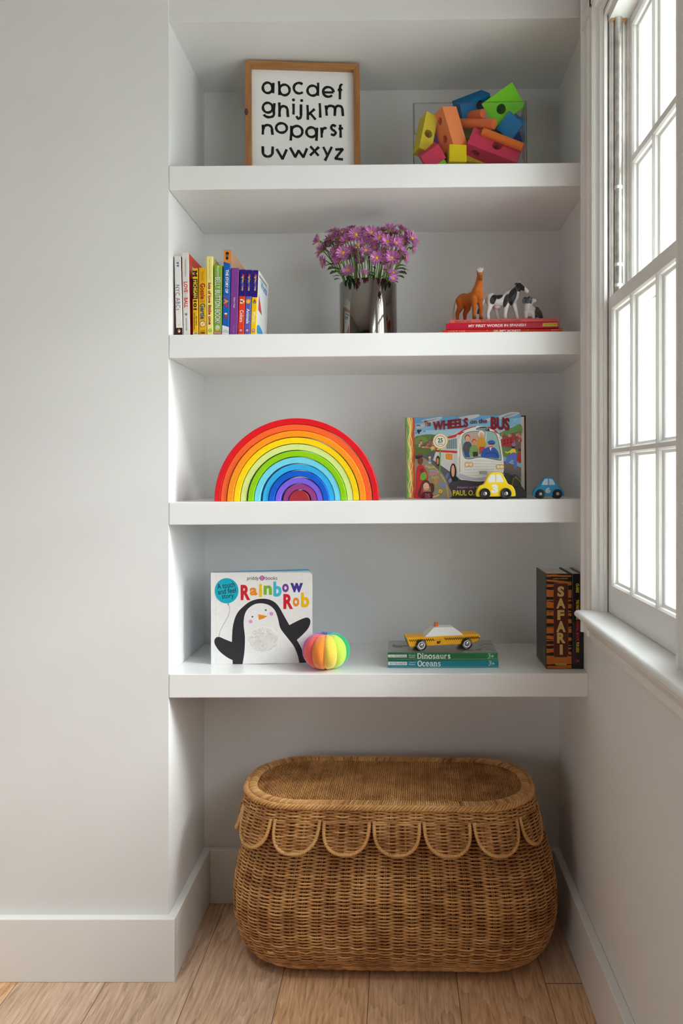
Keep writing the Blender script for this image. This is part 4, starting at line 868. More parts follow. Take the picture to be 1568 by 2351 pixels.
# cover picture, in units of the measured cover (0..940 across, 0..668 up)
A = Art((0, 0, 0), (bw/940, 0, 0), (0, 0, bh/668)); A.n = Vector((0, -1, 0)); A.step = .000007
def P7(*q): return [(x-120, 805-y) for x, y in q]
def pg(col, *q): A.poly(P7(*q), col)
def sp7(col, *q): A.poly([(x-120, 805-y) for x, y in spline(q, 6, True)], col)
def ln(col, w_, *q): A.line([(x-120, 805-y) for x, y in spline(q, 6)], w_, col)
def ds(x, y, r_, col, r2=None): A.disc(x-120, 805-y, r_, col, r2, 18)
def tx(s, x0, y0, x1, y1, col, bold=0., rot=0, **k): A.text(s, x0-120, 805-y1, x1-120, 805-y0, col, bold, rot, **k)
A.rect(2, 2, 938, 666, (126, 178, 208)); pg((158, 196, 214), (190, 250), (1058, 230), (1058, 330), (190, 330)); pg((96, 156, 200), (190, 139), (1058, 139), (1058, 165), (190, 185))
for q in (((250,165),(330,150),(420,140),(400,165),(300,185)), ((210,215),(300,180),(360,185),(280,215),(215,232)), ((560,150),(700,128),(730,140),(640,170)), ((880,150),(980,118),(1050,125),(1000,150),(900,170)), ((470,225),(560,200),(600,215),(520,240)), ((760,175),(840,150),(850,165),(780,190))): sp7((188, 190, 192), *q)
for q in (((240,175),(330,160),(400,150),(330,172)), ((900,158),(980,130),(1030,128),(950,155))): sp7((150, 154, 162), *q)
# hills, houses, road
sp7((92, 122, 74), (190,310),(250,285),(330,280),(400,300),(450,330),(460,420),(190,430)); sp7((118, 142, 70), (190,320),(230,295),(280,300),(300,340),(190,360))
sp7((98, 138, 80), (880,290),(940,260),(1000,235),(1058,215),(1058,300),(900,330)); pg((120, 92, 84), (890,330),(960,290),(1058,270),(1058,470),(890,420))
r_ = random.Random(5)
for i in range(46):
    x = 900+r_.random()*150; y = 285+r_.random()*55; w_ = 10+r_.random()*12; pg([(170,60,54),(150,80,70),(190,110,80),(110,80,90),(180,150,130)][i % 5], (x, y), (x+w_, y-3), (x+w_, y+16), (x, y+18)); 
pg((176, 50, 48), (910,330),(1000,310),(1002,378),(912,390))
for i in range(3):
    for j in range(2): pg((96, 40, 44), (922+i*26, 338+j*24-i*5), (934+i*26, 336+j*24-i*5), (934+i*26, 350+j*24-i*5), (922+i*26, 353+j*24-i*5))
for i in range(26):
    x = 200+r_.random()*190; y = 335+r_.random()*70; w_ = 12+r_.random()*14; pg([(206,120,100),(222,170,120),(170,90,90),(220,190,110),(190,140,150)][i % 5], (x, y), (x+w_, y-4), (x+w_, y+24), (x, y+26)); pg((120, 70, 70), (x-2, y), (x+w_/2, y-12), (x+w_+2, y-4))
sp7((86, 112, 56), (190,395),(260,390),(330,400),(300,440),(200,470))
pg((92, 94, 98), (250,470),(330,420),(372,430),(500,560),(560,660),(920,600),(920,560),(1058,590),(1058,803),(470,803),(430,640),(340,560))
sp7((66, 66, 70), (470,803),(480,690),(560,650),(760,640),(920,600),(1010,640),(1058,700),(1058,803)); pg((112, 96, 84), (905,500),(1058,560),(1058,600),(910,555)); pg((100, 130, 76), (890,385),(1058,420),(1058,520),(920,470))
sp7((150, 138, 112), (190,500),(260,470),(330,520),(420,600),(470,700),(480,803),(190,803)); ln((226, 190, 90), 5, (345,540),(430,640),(462,740),(470,803))
# the bus
pg((206, 206, 202), (372,410),(470,300),(590,250),(600,640),(560,640),(345,490))
sp7((234, 232, 226), (560,300),(590,260),(650,232),(720,222),(800,232),(860,262),(890,300),(905,400),(920,520),(915,600),(860,640),(740,668),(620,658),(560,640),(548,520),(552,400))
sp7((200, 46, 40), (470,302),(540,282),(600,246),(680,224),(700,226),(640,250),(590,276),(550,302),(480,316)); sp7((200, 46, 40), (800,228),(850,252),(884,286),(870,284),(835,262),(800,246)); sp7((226, 224, 218), (590,262),(660,236),(720,228),(800,240),(852,266),(800,262),(720,254),(640,262))
sp7((44, 60, 60), (700,246),(730,230),(770,228),(800,238),(810,262),(770,258),(720,254)); tx('ORANGE ST', 712, 237, 800, 254, (190, 200, 190), .02)
sp7((120, 116, 112), (588,300),(640,266),(720,260),(800,262),(860,282),(890,380),(904,490),(880,502),(740,476),(640,490),(600,470),(584,400))
sp7((150, 186, 178), (592,302),(642,272),(720,266),(800,268),(856,288),(884,384),(896,486),(880,492),(740,468),(640,482),(606,464),(590,400))
pg((190, 164, 150), (640,280),(760,270),(780,400),(640,420))
ln((214, 208, 200), 7, (785,270),(776,360),(770,440)); ln((96, 110, 110), 5, (590,402),(690,398),(760,440))
# people aboard, plain figures
for hx_, hy_, rr, skin, hair, coat in ((630,320,24,(226,170,140),(176,80,40),(84,84,90)), (684,350,18,(222,150,110),(200,70,40),(120,160,90)), (742,292,24,(228,176,150),(236,232,226),(206,150,50))):
    sp7(coat, (hx_-30,hy_+110),(hx_-34,hy_+50),(hx_,hy_+22),(hx_+34,hy_+50),(hx_+30,hy_+110)); ds(hx_, hy_-5, rr, hair, rr*1.15); ds(hx_+2, hy_+3, rr*.78, skin, rr*.95); ds(hx_-5, hy_, 2.2, (50,40,40)); ds(hx_+9, hy_, 2.2, (50,40,40)); ln((150, 60, 50), 2.2, (hx_-4, hy_+12), (hx_+3, hy_+15), (hx_+9, hy_+12))
pg((206, 154, 46), (718,318),(745,310),(770,322),(768,372),(722,372)); pg((60, 84, 140), (596,420),(640,430),(652,474),(610,472)); pg((180, 70, 80), (728,390),(772,390),(768,440),(724,448)); pg((60, 50, 50), (672,430),(712,428),(716,466),(676,470))
sp7((52, 92, 170), (742,470),(752,420),(800,392),(850,400),(880,440),(882,484),(820,478)); ds(822, 372, 26, (226, 160, 130), 27); sp7((60, 96, 170), (794,362),(800,344),(830,338),(852,350),(852,366),(820,370)); pg((40, 62, 120), (800,364),(850,364),(846,374),(804,374)); ds(812, 372, 2.4, (40,30,30)); ds(832, 372, 2.4, (40,30,30)); ln((90, 50, 40), 4, (806,386),(820,390),(836,385))
pg((236, 232, 226), (808,400),(824,398),(818,424)); ln((40, 70, 130), 7, (768,458),(810,436),(860,446),(870,468))
# body lines, lights, windows, wheels
for k_ in range(6): ln((196, 194, 190), 3, (604,508+k_*22),(700,500+k_*24),(800,506+k_*22),(912,520+k_*15))
for x, y in ((625,532),(655,532),(878,552),(905,552)): ds(x, y, 21, (206, 150, 110)); 
for x, y in ((625,532),(655,532),(878,552),(905,552)): ds(x, y, 14, (240, 226, 170))
pg((190, 190, 188), (720,582),(790,584),(788,616),(722,612)); tx('BUS-23', 730, 588, 780, 606, (120, 124, 126), .02); sp7((196, 190, 210), (566,604),(700,640),(900,606),(905,624),(740,660),(580,646))
for k_ in range(5): pg((120, 140, 150), (456+k_*18, 336-k_*4), (470+k_*18, 332-k_*4), (471+k_*18, 402), (457+k_*18, 402))
pg((196, 44, 40), (372,408),(545,420),(545,438),(368,424)); pg((222, 150, 50), (448,436),(506,440),(506,494),(448,484)); ln((240, 236, 228), 5, (448,436),(506,440),(506,494),(448,484),(448,436)); pg((214, 206, 196), (556,470),(566,470),(566,600),(556,600)); ln((180, 130, 60), 3, (570,360),(566,590))
ds(556, 305, 18, (206, 206, 210)); ds(897, 321, 13, (210, 206, 206))
ds(386, 498, 17, (30, 28, 28), 42); ds(384, 500, 10, (206, 120, 80), 28); ds(512, 590, 27, (28, 26, 28), 70); ds(510, 582, 14, (226, 170, 130), 48); sp7((30, 30, 32), (495,640),(520,630),(550,640),(545,662),(505,664))
# passers-by and pavement figures, plain
sp7((196, 40, 46), (195,803),(200,680),(208,560),(236,528),(270,545),(296,600),(300,650),(262,680),(258,803)); ds(238, 494, 24, (112, 70, 48), 34); sp7((40, 44, 56), (196,470),(215,446),(250,444),(262,460),(240,470),(212,480)); sp7((150, 40, 44), (204,452),(236,440),(258,450),(240,456)); sp7((110, 170, 60), (236,640),(248,600),(282,590),(292,630),(262,656)); ds(250, 574, 17, (96, 58, 40))
ds(282, 690, 36, (90, 50, 34), 40); sp7((90, 50, 34), (316,680),(350,690),(352,740),(330,770),(322,720)); sp7((90, 50, 34), (248,690),(222,740),(218,780),(236,790)); ds(286, 706, 25, (232, 180, 150), 31); sp7((92, 30, 44), (244,803),(252,760),(290,748),(330,756),(342,803)); tx('25', 274, 764, 318, 800, (180, 90, 110), .04); ds(278, 704, 2.6, (50,40,40)); ds(300, 704, 2.6, (50,40,40)); ln((180, 70, 60), 3, (276,722),(288,728),(300,720)); ln((232, 180, 150), 10, (340,795),(370,786),(395,772)); ds(405, 746, 15, (240, 200, 40)); ds(405, 746, 6, (206, 90, 40)); ln((90, 130, 50), 3, (398,772),(404,752))
sp7((226, 200, 60), (975,450),(982,414),(1010,412),(1020,450)); ds(998, 392, 15, (60, 40, 40)); sp7((90, 110, 190), (975,450),(1020,450),(1024,560),(1000,560),(996,490),(950,530),(935,515)); ds(1002, 376, 17, (140, 110, 170)); ln((226, 200, 60), 10, (980,425),(950,440),(935,430)); sp7((190, 44, 40), (1030,510),(1036,450),(1054,440),(1057,520)); ds(1048, 420, 11, (70, 44, 40)); ds(318, 470, 11, (226, 180, 150)); pg((90, 160, 200), (308,482),(328,482),(328,504),(308,504)); pg((226, 180, 150), (308,504),(328,504),(332,520),(304,520))
ln((40, 44, 60), 5, (212,206),(232,204),(240,214)); sp7((40, 44, 60), (214,250),(228,238),(236,250),(246,236),(250,250),(236,262),(232,278)); ln((50, 54, 70), 4, (196,268),(204,262),(210,270)); ln((50, 54, 70), 4, (270,250),(276,258),(284,250)); ln((214, 214, 210), 4, (1004,186),(1014,178),(1024,170))
sp7((126, 134, 176), (400,690),(430,674),(456,680),(446,704),(416,710)); sp7((110, 120, 170), (440,640),(462,600),(476,606),(462,645)); sp7((130, 140, 180), (470,660),(490,640),(500,655),(484,676)); sp7((180, 140, 70), (345,660),(370,640),(384,655),(366,690)); sp7((126, 134, 176), (420,803),(428,782),(444,788),(440,803)); ln((120, 160, 70), 4, (402,660),(404,640),(398,630))
# bicycle
A.line(circ(1010-120, 805-670, 36, 52, 24), 5, (44, 40, 40), True); ln((150, 130, 40), 5, (985,700),(1005,640),(1040,660),(1058,690)); ln((60, 50, 50), 4, (1005,640),(1010,622),(1030,622))
# decorative spine strip
pg((196, 172, 96), (122,139),(188,139),(188,803),(122,803))
for k_, col in enumerate(((112, 160, 86), (150, 190, 90), (236, 214, 130), (224, 130, 50), (196, 84, 40))):
    L_ = [(130+k_*13+7*math.sin(y/34+k_*.5), y) for y in range(139, 806, 14)]; A.line([(x-120, 805-min(803, y)) for x, y in L_], 13, col)
for ph in (0, 2.6): A.line([(146+ph*6+10*math.sin(y/30+ph)-120, 805-min(803, y)) for y in range(139, 806, 12)], 5, (246, 226, 160))
pg((176, 70, 40), (184,139),(190,139),(190,803),(184,803))
# lettering
tx('The', 276, 168, 330, 214, (110, 34, 38), .02, 4); 
def archtext(s, x0, y0, x1, y1, rise, col, bold):
    A.warp = lambda x, y: (x, y+rise*(x-(x0-120))/(x1-x0)); tx(s, x0, y0, x1, y1, col, bold); A.warp = None
archtext('WHEELS', 346, 176, 638, 252, 24, (126, 24, 34), .045); archtext('on the', 656, 166, 792, 204, 4, (96, 32, 44), .02)
archtext('BUS', 822, 148, 972, 250, -16, (126, 24, 34), .045)
ds(407, 337, 62, (236, 214, 90)); ds(407, 337, 56, (240, 236, 222)); A.line(circ(407-120, 805-337, 44, n=32), 4, (170, 60, 60), True); tx('25', 386, 312, 428, 350, (20, 112, 84), .03); tx('YEARS', 388, 356, 428, 368, (170, 90, 80), .02)
ln((96, 170, 60), 9, (407,400),(404,500),(400,606))
tx('A', 278, 526, 300, 552, (206, 190, 220), 0, -10); tx('Book', 304, 536, 360, 558, (226, 220, 90), 0, 4); tx('with', 312, 566, 360, 586, (150, 200, 220)); tx('movable', 316, 576, 392, 614, (226, 140, 180), 0, 12); tx('Parts', 334, 618, 388, 644, (226, 200, 90), 0, 8)
tx('Adapted and W', 540, 706, 720, 728, (206, 126, 190), .015); tx('PAUL O. Z', 508, 738, 730, 782, (240, 220, 50), .025)
A.build('cover_picture', print_m, cvr)

# ------------------------------------------------------------------ two chunky little cars
tyre_m = mat('black_tyre', (22, 22, 23), .35); hub_m = mat('hub_metal', (190, 188, 184), .25, .85)
def toy_car(name, label, col, num, x0, x1, ytop, ybase, wh, wr, y, dpt, yaw, win_, numbox, wcol=(236, 236, 238), ncol=(240, 240, 240)):
    k = (DIST+y)/FPX/3.5636; p = W(*c7((x0+x1)/2, 805), y); cx = (x0+x1)/2
    r0 = thing(name, label, 'toy car', stand(2, p.x, y, yaw))
    zg = (DIST+y)/FPX*(PV-(920+(wh[0][1]+wr)/3.5636))+ZC-sz(2, p.x)       # wheel bottoms to shelf
    z0 = wr*k-wh[0][1]*0
    def q(x, yy): return ((x-cx)*k, (wh[0][1]+wr-yy)*k)
    w_ = x1-x0; h_ = ybase-ytop
    prof = [(x0+.03*w_, ybase), (x0, ybase-.05*h_), (x0+.02*w_, ybase-.26*h_), (x0+.09*w_, ybase-.44*h_), (x0+.20*w_, ybase-.52*h_), (x0+.26*w_, ybase-.72*h_), (x0+.335*w_, ytop+.08*h_), (x0+.42*w_, ytop), (x0+.58*w_, ytop),
            (x0+.67*w_, ytop+.08*h_), (x0+.745*w_, ybase-.72*h_), (x0+.81*w_, ybase-.52*h_), (x0+.91*w_, ybase-.44*h_), (x0+.98*w_, ybase-.26*h_), (x0+w_, ybase-.05*h_), (x0+.97*w_, ybase)]
    top = spline([q(*a) for a in prof], 4)
    bd = M().prism(top, 0, dpt).build('car_body', mat(name+'_paint', col, .35, var=.02), r0, smooth=35, bevel=.0016, seg=3)
    A = Art((0, -.0001, 0), (1, 0, 0), (0, 0, 1), .00005)
    for pts in win_: A.poly([q(*a) for a in pts], wcol)
    a, b_, c, d = numbox; u0 = q(a, d); u1 = q(c, b_); A.text(num, u0[0], u0[1], u1[0], u1[1], ncol, .06)
    A.build('car_decal', print_m, bd)
    for (wx, wy) in wh:
        for s_, yy in ((1, -.0052), (-1, dpt-.0035)):
            c0 = q(wx, wy); R_ = wr*k
            wt = M().lathe([(R_*.55, 0), (R_*.86, 0), (R_*.97, .0012), (R_, .003), (R_, .0072), (R_*.95, .0086), (R_*.6, .0090), (R_*.45, .0080)], 36, T=Matrix.Translation((c0[0], yy+.0090-.0004, c0[1])) @ Matrix.Rotation(PI/2, 4, 'X')).build('wheel', tyre_m, r0, smooth=40)
            if s_ > 0: M().lathe([(R_*.40, 0), (R_*.40, .0088), (R_*.34, .0100), (R_*.12, .0106)], 24, T=Matrix.Translation((c0[0], yy+.0090-.0004, c0[1])) @ Matrix.Rotation(PI/2, 4, 'X')).build('hub_cap', hub_m, wt, smooth=50)
    return r0
def wins(lx, rx, ty, by, mid, gap):
    l = [(lx, by), (lx+.06*(rx-lx), by-.42*(by-ty)), (lx+.2*(rx-lx), ty+.1*(by-ty)), (lx+.3*(rx-lx), ty), (mid-gap, ty), (mid-gap, by)]
    return [l, [(2*mid-x, y) for x, y in reversed(l)]]
toy_car('yellow_toy_car', 'little yellow car with the number three, in front of the bus book', (250, 216, 10), '3', 690, 1012, 590, 790, ((760, 765), (931, 765)), 45, .026, .030, -2, wins(783, 915, 608, 672, 849, 5), (814, 690, 868, 762))
toy_car('blue_toy_car', 'little blue car with the number six at the right end of the shelf', (20, 150, 204), '6', 1157, 1409, 632, 786, ((1213, 768), (1352, 768)), 38, .030, .028, -3, wins(1227, 1337, 645, 694, 1281, 4.5), (1254, 713, 1297, 762), (206, 222, 236), (200, 214, 226))

# ------------------------------------------------------------------ penguin touch-and-feel board book, standing open at the back
def c8(x, y): return (450+x/3.92, 1280+y/3.92)
ry_ = .084; pl = W(485.7, 1525, ry_); pr = W(717.3, 1525, ry_); rw_ = pr.x-pl.x; rh_ = W(0, 1315, ry_).z-sz(3, pl.x)
rb = thing('board_book', 'white board book with a waving penguin cover, standing open behind the striped ball', 'book', stand(3, pl.x, ry_, 0))
def rounded(w_, h_, r_, right=True):
    return [(0, 0)]+circ(w_-r_, r_, r_, n=6, a0=-90, a1=0)+circ(w_-r_, h_-r_, r_, n=6, a0=0, a1=90)+[(0, h_)]
fc = M().prism(rounded(rw_, rh_, .007), 0, .0028, 'y', 0, (236, 235, 233)).build('front_cover', print_m, rb, bevel=.0005)
bc = M().prism(rounded(rw_*.97, rh_, .007), 0, .0026, 'y', 0, (70, 158, 200)).build('back_cover', print_m, rb, bevel=.0005); bc.location = (.001, .012, 0); bc.rotation_euler = (0, 0, R(13))
for i, a in enumerate((2, 6, 10)):
    p_ = M().prism(rounded(rw_*.975, rh_-.001, .007), 0, .0022, 'y', 0, (232, 230, 226) if i < 2 else (150, 196, 220)).build('page', print_m, rb); p_.location = (.001, .0032+i*.0030, .0003); p_.rotation_euler = (0, 0, R(a))
M().box((-.0014, -.0001, 0), (.0006, .0150, rh_), 0, (230, 230, 230)).build('spine', print_m, rb, bevel=.0004)
A = Art((0, -.00002, 0), (rw_/908, 0, 0), (0, 0, rh_/825)); A.n = Vector((0, -1, 0)); A.step = .00001
def Q(*q): return [(x-140, 962-y) for x, y in q]
def qs(col, *q): A.poly([(x-140, 962-y) for x, y in spline(q, 6, True)], col)
def qt(s, x0, y0, x1, y1, col, bold=0., rot=0, **k): A.text(s, x0-140, 962-y1, x1-140, 962-y0, col, bold, rot, **k)
A.line([(42, 4), (42, 820)], 2, (214, 213, 212))
bl = (44, 43, 48)
body = [(330,961)]+spline([(329,925),(280,900),(215,848),(175,792),(165,755),(178,724),(210,716),(262,738),(322,762)], 5)+spline([(324,756),(330,640),(350,550),(382,488),(430,440),(480,402),(540,379),(600,372),(660,380),(710,405),(748,446),(790,520),(840,610)], 5)+spline([(842,610),(900,580),(960,553),(1003,543),(1027,562),(1028,600),(1005,648),(955,702),(908,744)], 5)+[(940,800),(985,900),(992,950),(930,952),(600,961)]
A.poly([(x-140, 962-y) for x, y in body], bl)
wht = [(418,961)]+spline([(421,950),(436,850),(441,720),(430,610),(436,530),(460,474),(506,434),(560,415),(620,418),(674,440),(714,484),(738,550),(754,622),(776,664),(826,728),(880,800),(914,880),(930,951)], 5)
A.poly([(x-140, 962-y) for x, y in wht], (238, 237, 235))
for x, y in ((508, 535), (629, 475)): A.disc(x-140, 962-y, 7.5, (36, 34, 36))
for x, y in ((492, 578), (679, 508)): A.disc(x-140, 962-y, 17, (218, 148, 206))
A.poly(Q((560,513),(566,565),(606,552),(643,531),(600,518)), (236, 146, 38)); A.line(Q((563,540),(604,538),(640,531)), 2, (150, 84, 20))
A.disc(610-140, 962-738, 146, (246, 245, 242), 117, 40)
for ch, q, col in (('R',(403,247,490,385),(208,30,46)),('a',(485,272,553,343),(238,140,36)),('i',(567,238,597,357),(244,196,20)),('n',(610,253,685,337),(120,184,44)),('b',(697,218,772,355),(70,184,210)),('o',(777,237,837,315),(124,66,160)),('w',(850,231,965,316),(66,58,150)),
                   ('R',(788,330,875,466),(208,30,46)),('o',(872,362,930,444),(238,140,36)),('b',(946,318,1020,452),(240,190,20))): qt(ch, *q, col, .042)
qt('priddy', 462, 172, 565, 212, (60, 58, 58)); qt('books', 628, 170, 733, 203, (60, 58, 58)); A.disc(596-140, 962-186, 22, (60, 40, 56)).disc(596-140, 962-186, 18.5, (226, 130, 190))
A.disc(576-140, 962-186, 5, (60, 40, 56)).disc(616-140, 962-186, 5, (60, 40, 56)); A.line(circ(596-140, 962-184, 9, n=10, a0=200, a1=340), 2.4, (60, 40, 56)); A.disc(590-140, 962-180, 1.8, (60,40,56)).disc(602-140, 962-180, 1.8, (60,40,56))
A.disc(277-140, 962-300, 107, (16, 170, 192), 114, 40); A.poly(Q((292,410),(284,428),(300,424)), (16, 150, 172)); A.line([(x-140, 962-y) for x, y in spline([(292,422),(306,462),(290,530),(250,600),(220,660),(206,714)], 6)], 2.2, (90, 88, 88))
qt('A touch', 192, 226, 350, 276, (28, 30, 36), .005, 8); qt('and feel', 196, 278, 360, 326, (28, 30, 36), .005, 7); qt('story', 235, 332, 342, 380, (28, 30, 36), .005, 6)
A.build('cover_picture', print_m, fc)
S_ = Art((-.00145, .0150, 0), (0, -1, 0), (0, 0, 1)); S_.rect(.003, .030, .013, .037, (20, 160, 190)).rect(.006, .006, .0075, .020, (90, 90, 90)).rect(.006, .118, .0075, .19, (110, 110, 112)); S_.build('spine_print', print_m, fc)
fur = M(); r_ = random.Random(9); kx, kz = rw_/908, rh_/825
for _ in range(1300):
    a = r_.random()*2*PI; q = math.sqrt(r_.random())*.96; x = (470+141*q*math.cos(a))*kx; z = (224+113*q*math.sin(a))*kz; d = r_.random()*2*PI; l = r_.uniform(.002, .0042)
    g = r_.uniform(-8, 6); c = (248+g, 246+g, 242+g); fur.add([(x-.00035, -.0002, z), (x+.00035, -.0002, z), (x+l*.5*math.cos(d)+.0003, -.0014, z+l*.5*math.sin(d)), (x+l*math.cos(d), -.0010, z+l*math.sin(d))], [(0, 1, 2, 3)], 0, c)
fb_ = fur.build('fur_patch', print_mat('plush_fur', .95, .1, sheen=.4), fc); fb_['kind'] = 'stuff'

# ------------------------------------------------------------------ striped fabric ball with ten padded wedges
by = .050; bp_ = W(749, 1500, by); br = .0523
ball = thing('fabric_ball', 'squashy fabric ball with rainbow coloured wedges in front of the penguin book', 'ball', stand(3, bp_.x, by))
cols = [(246, 214, 84), (204, 236, 92), (44, 182, 118), (70, 196, 190), (40, 150, 214), (34, 74, 170), (110, 80, 190), (222, 88, 176), (238, 92, 92), (242, 140, 50)]
names_ = ['yellow', 'lime', 'green', 'turquoise', 'sky blue', 'navy blue', 'violet', 'magenta', 'coral', 'orange']
for k_, col in enumerate(cols):
    m = M(); nu, nv = 12, 22; a0 = -PI/2+k_*PI/5; vs = []
    for j in range(nv+1):
        ph = -PI/2+PI*j/nv
        for i in range(nu+1):
            t_ = i/nu*2-1; a = a0+PI/10+t_*PI/10*.998
            f = 1-.13*abs(t_)**2.6*math.cos(ph)**.6; sup = (abs(math.cos(ph))**.82)
            r0 = br*sup*f; z = br*.745*math.copysign(abs(math.sin(ph))**.92, ph)*(1-.07*abs(t_)**2.6*(abs(math.sin(ph))))
            dimp = .10*br*max(0, 1-abs(math.cos(ph))*2.4)
            vs.append((r0*math.cos(a), r0*math.sin(a), max(z, -br*.74)-math.copysign(dimp, ph)*(ph > 0)+br*.742))
    fs = [(j*(nu+1)+i, j*(nu+1)+i+1, (j+1)*(nu+1)+i+1, (j+1)*(nu+1)+i) for j in range(nv) for i in range(nu)]
    m.add(vs, fs); o = m.build('fabric_wedge', mat('velour_'+names_[k_].replace(' ', '_'), col, .9, var=.06, scale=260, spec=.2, sheen=.5, bump=.4, bscale=900), ball, smooth=180)
    o['label'] = names_[k_]+' padded wedge'

# ------------------------------------------------------------------ two foil books under the wooden taxi
def c9(x, y): return (860+x/4.9, 1400+y/4.9)
G2 = 'foil bound fact books under the taxi'
dy_ = .050; k9 = (DIST+dy_)/FPX/4.9
def slab(A, s, x0, x1, y0, y1, L, col, w):
    """heavy slab lettering along a lying spine (x from the left end, y up), letter boxes shared out by width"""
    wd = {'D': 1.15, 'O': 1.15, 'i': .55, 'r': .8, 's': .8, 'c': .85, 'e': .9}; tot = sum(wd.get(c, 1.) for c in s); x = x0; hx_ = (y1-y0)*.74
    def put(pts, ww): A.line([(q, L-p) for p, q in pts], ww, col, flat=True)
    A.up()
    for ch in s:
        ww = (x1-x0)*wd.get(ch, 1.)/tot; a = x+w*.45; b = x+ww-w*.55; top = y1 if ch.isupper() else y0+hx_
        X = lambda t_: a+(b-a)*t_; Y = lambda t_: y0+w*.3+(top-y0-w*.6)*t_; th = w*.62
        P = lambda st: [(X(p), Y(q)) for p, q in st]
        if ch == 'D': put(P([(.16, 0), (.16, 1)]), w); put(P([(0, 1), (.5, 1)]+arc(.5, .5, .5, .5, 90, -90)+[(0, 0)]), w*.85)
        elif ch == 'O': put(P(arc(.5, .5, .5, .5, 0, 360)), w)
        elif ch == 'o': put(P(arc(.5, .5, .5, .5, 0, 360)), w*.92)
        elif ch == 'c': put(P(arc(.55, .5, .52, .5, 40, 318)), w*.92)
        elif ch == 'e': put(P([(.05, .5), (1, .5)]), th); put(P(arc(.5, .5, .5, .5, 0, 315)), w*.92)
        elif ch == 's': put(P(GL['s'][0]), w*.85)
        elif ch == 'i': put(P([(.5, 0), (.5, 1)]), w); put(P([(-.1, 0), (1.1, 0)]), th); put(P([(-.1, 1), (.5, 1)]), th); A.poly([(q, L-p) for p, q in circ(X(.5), y0+hx_*1.26, w*.6, n=12)], col)
        elif ch in 'nr':
            put(P([(.16, 0), (.16, 1)]), w); put(P([(-.1, 0), (.42, 0)]), th); put(P([(-.1, 1), (.2, 1)]), th)
            if ch == 'n': put(P([(.16, .6)]+arc(.52, .62, .34, .36, 160, 0)+[(.86, 0)]), w*.9); put(P([(.6, 0), (1.12, 0)]), th)
            else: put(P([(.16, .5)]+arc(.7, .55, .5, .42, 170, 60)), w*.9)
        elif ch == 'u': put(P([(.16, 1), (.16, .4)]+arc(.5, .38, .34, .36, 180, 360)+[(.84, .38), (.84, 1)]), w*.9); put(P([(.84, 1), (.84, 0)]), w); put(P([(-.1, 1), (.2, 1)]), th); put(P([(.55, 1), (.84, 1)]), th); put(P([(.84, 0), (1.12, 0)]), th)
        elif ch == 'a': put(P([(.1, .86), (.4, 1)]+arc(.5, .7, .34, .3, 90, 0)+[(.84, .2), (.9, 0), (1.1, 0)]), w*.85); put(P(arc(.42, .28, .40, .28, 0, 360)), w*.75)
        x += ww
for i, (xl, xr, yt, yb, col, tcol, nm, aut, lab, x0_, x1_) in enumerate((
        (150, 1393, 562, 650, (52, 150, 164), (110, 200, 206), 'Oceans', 'Stephanie Babin', 'teal foil book at the bottom, under the green foil book and the taxi', 483, 745),
        (148, 1385, 475, 557, (70, 150, 96), (150, 214, 160), 'Dinosaurs', 'Pascale Hedelin', 'green foil book directly under the toy taxi, grey line drawings on its cover', 476, 856))):
    xa, xb = W(*c9(xl, 600), dy_).x, W(*c9(xr, 600), dy_).x; L = xb-xa; t_ = .0163
    r_, c = lying(lab, t_, xa, xb, dy_, i*.0168, .122, col, -.3, 3, group=G2, metal=True, face=(188, 188, 186))
    A = spine_art(c, t_, L); zz = lambda y: (yb+2-y)*k9; xx = lambda x: (x-xl)*k9
    for q in range(4): A.rect(.0004+q*.0006, .001, .0026-q*.0003, L-.001, mixc(col, tcol, .35+.2*q))
    A.build('spine_foil', foil_m, c)
    A = spine_art(c, t_, L); A.k = 8
    A.rect(zz(yb-28), L-xx(xl+215), zz(yt+24), L-xx(xl+4), (226, 228, 226)); LT(A, L, 'DO YOU KNOW?', xx(xl+22), xx(xl+208), zz(yb-34), zz(yt+32), (70, 74, 74), .02)
    a_, b_ = aut.split(); LT(A, L, a_, xx(xl+238), xx(xl+312), zz(yt+38), zz(yt+22), (206, 226, 222), .01); LT(A, L, b_, xx(xl+238), xx(xl+306), zz(yt+60), zz(yt+44), (206, 226, 222), .01)
    slab(A, nm, xx(x0_), xx(x1_), zz(yb-14), zz(yt+10), L, (236, 240, 236), .0021)
    A.text('Twirl', zz(yt+70), L-xx(xr-78), zz(yt+12), L-xx(xr-110), (210, 230, 226), .01); A.disc(zz((yt+yb)/2), L-xx(xr-60), .0025, (190, 214, 210)).disc(zz((yt+yb)/2), L-xx(xr-60), .0012, (120, 170, 168)); A.build('spine_print', print_m, c)
    if i == 1:
        A = Art((t_+.00005, 0, L), (0, 0, -1), (0, 1, 0)); dk = (134, 134, 136); A.n = Vector((1, 0, 0)); r2_ = random.Random(4)
        A.poly(spline([(.012,.080),(.022,.070),(.045,.072),(.050,.060),(.030,.056),(.020,.062),(.034,.048),(.014,.050),(.008,.066)], 4, True), dk)
        A.line(spline([(.015,.024),(.05,.012),(.10,.008),(.15,.012),(.20,.030),(.225,.060)], 6), .0022, dk)
        for q in range(16): x_, y_ = .16+r2_.random()*.075, .012+r2_.random()*.085; A.poly(spline([(x_, y_), (x_+.006, y_+.003), (x_+.011, y_), (x_+.007, y_-.003)], 3, True), (120, 120, 122))
        for q in range(10): x_ = .008+q*.0034; A.line([(x_, .004), (x_+.0016, .010)], .0008, (110, 110, 112))
        for q in range(9): x_, y_ = .09+r2_.random()*.06, .02+r2_.random()*.07; A.disc(x_, y_, .0022, (150, 150, 150))
        A.build('cover_drawing', print_m, c)
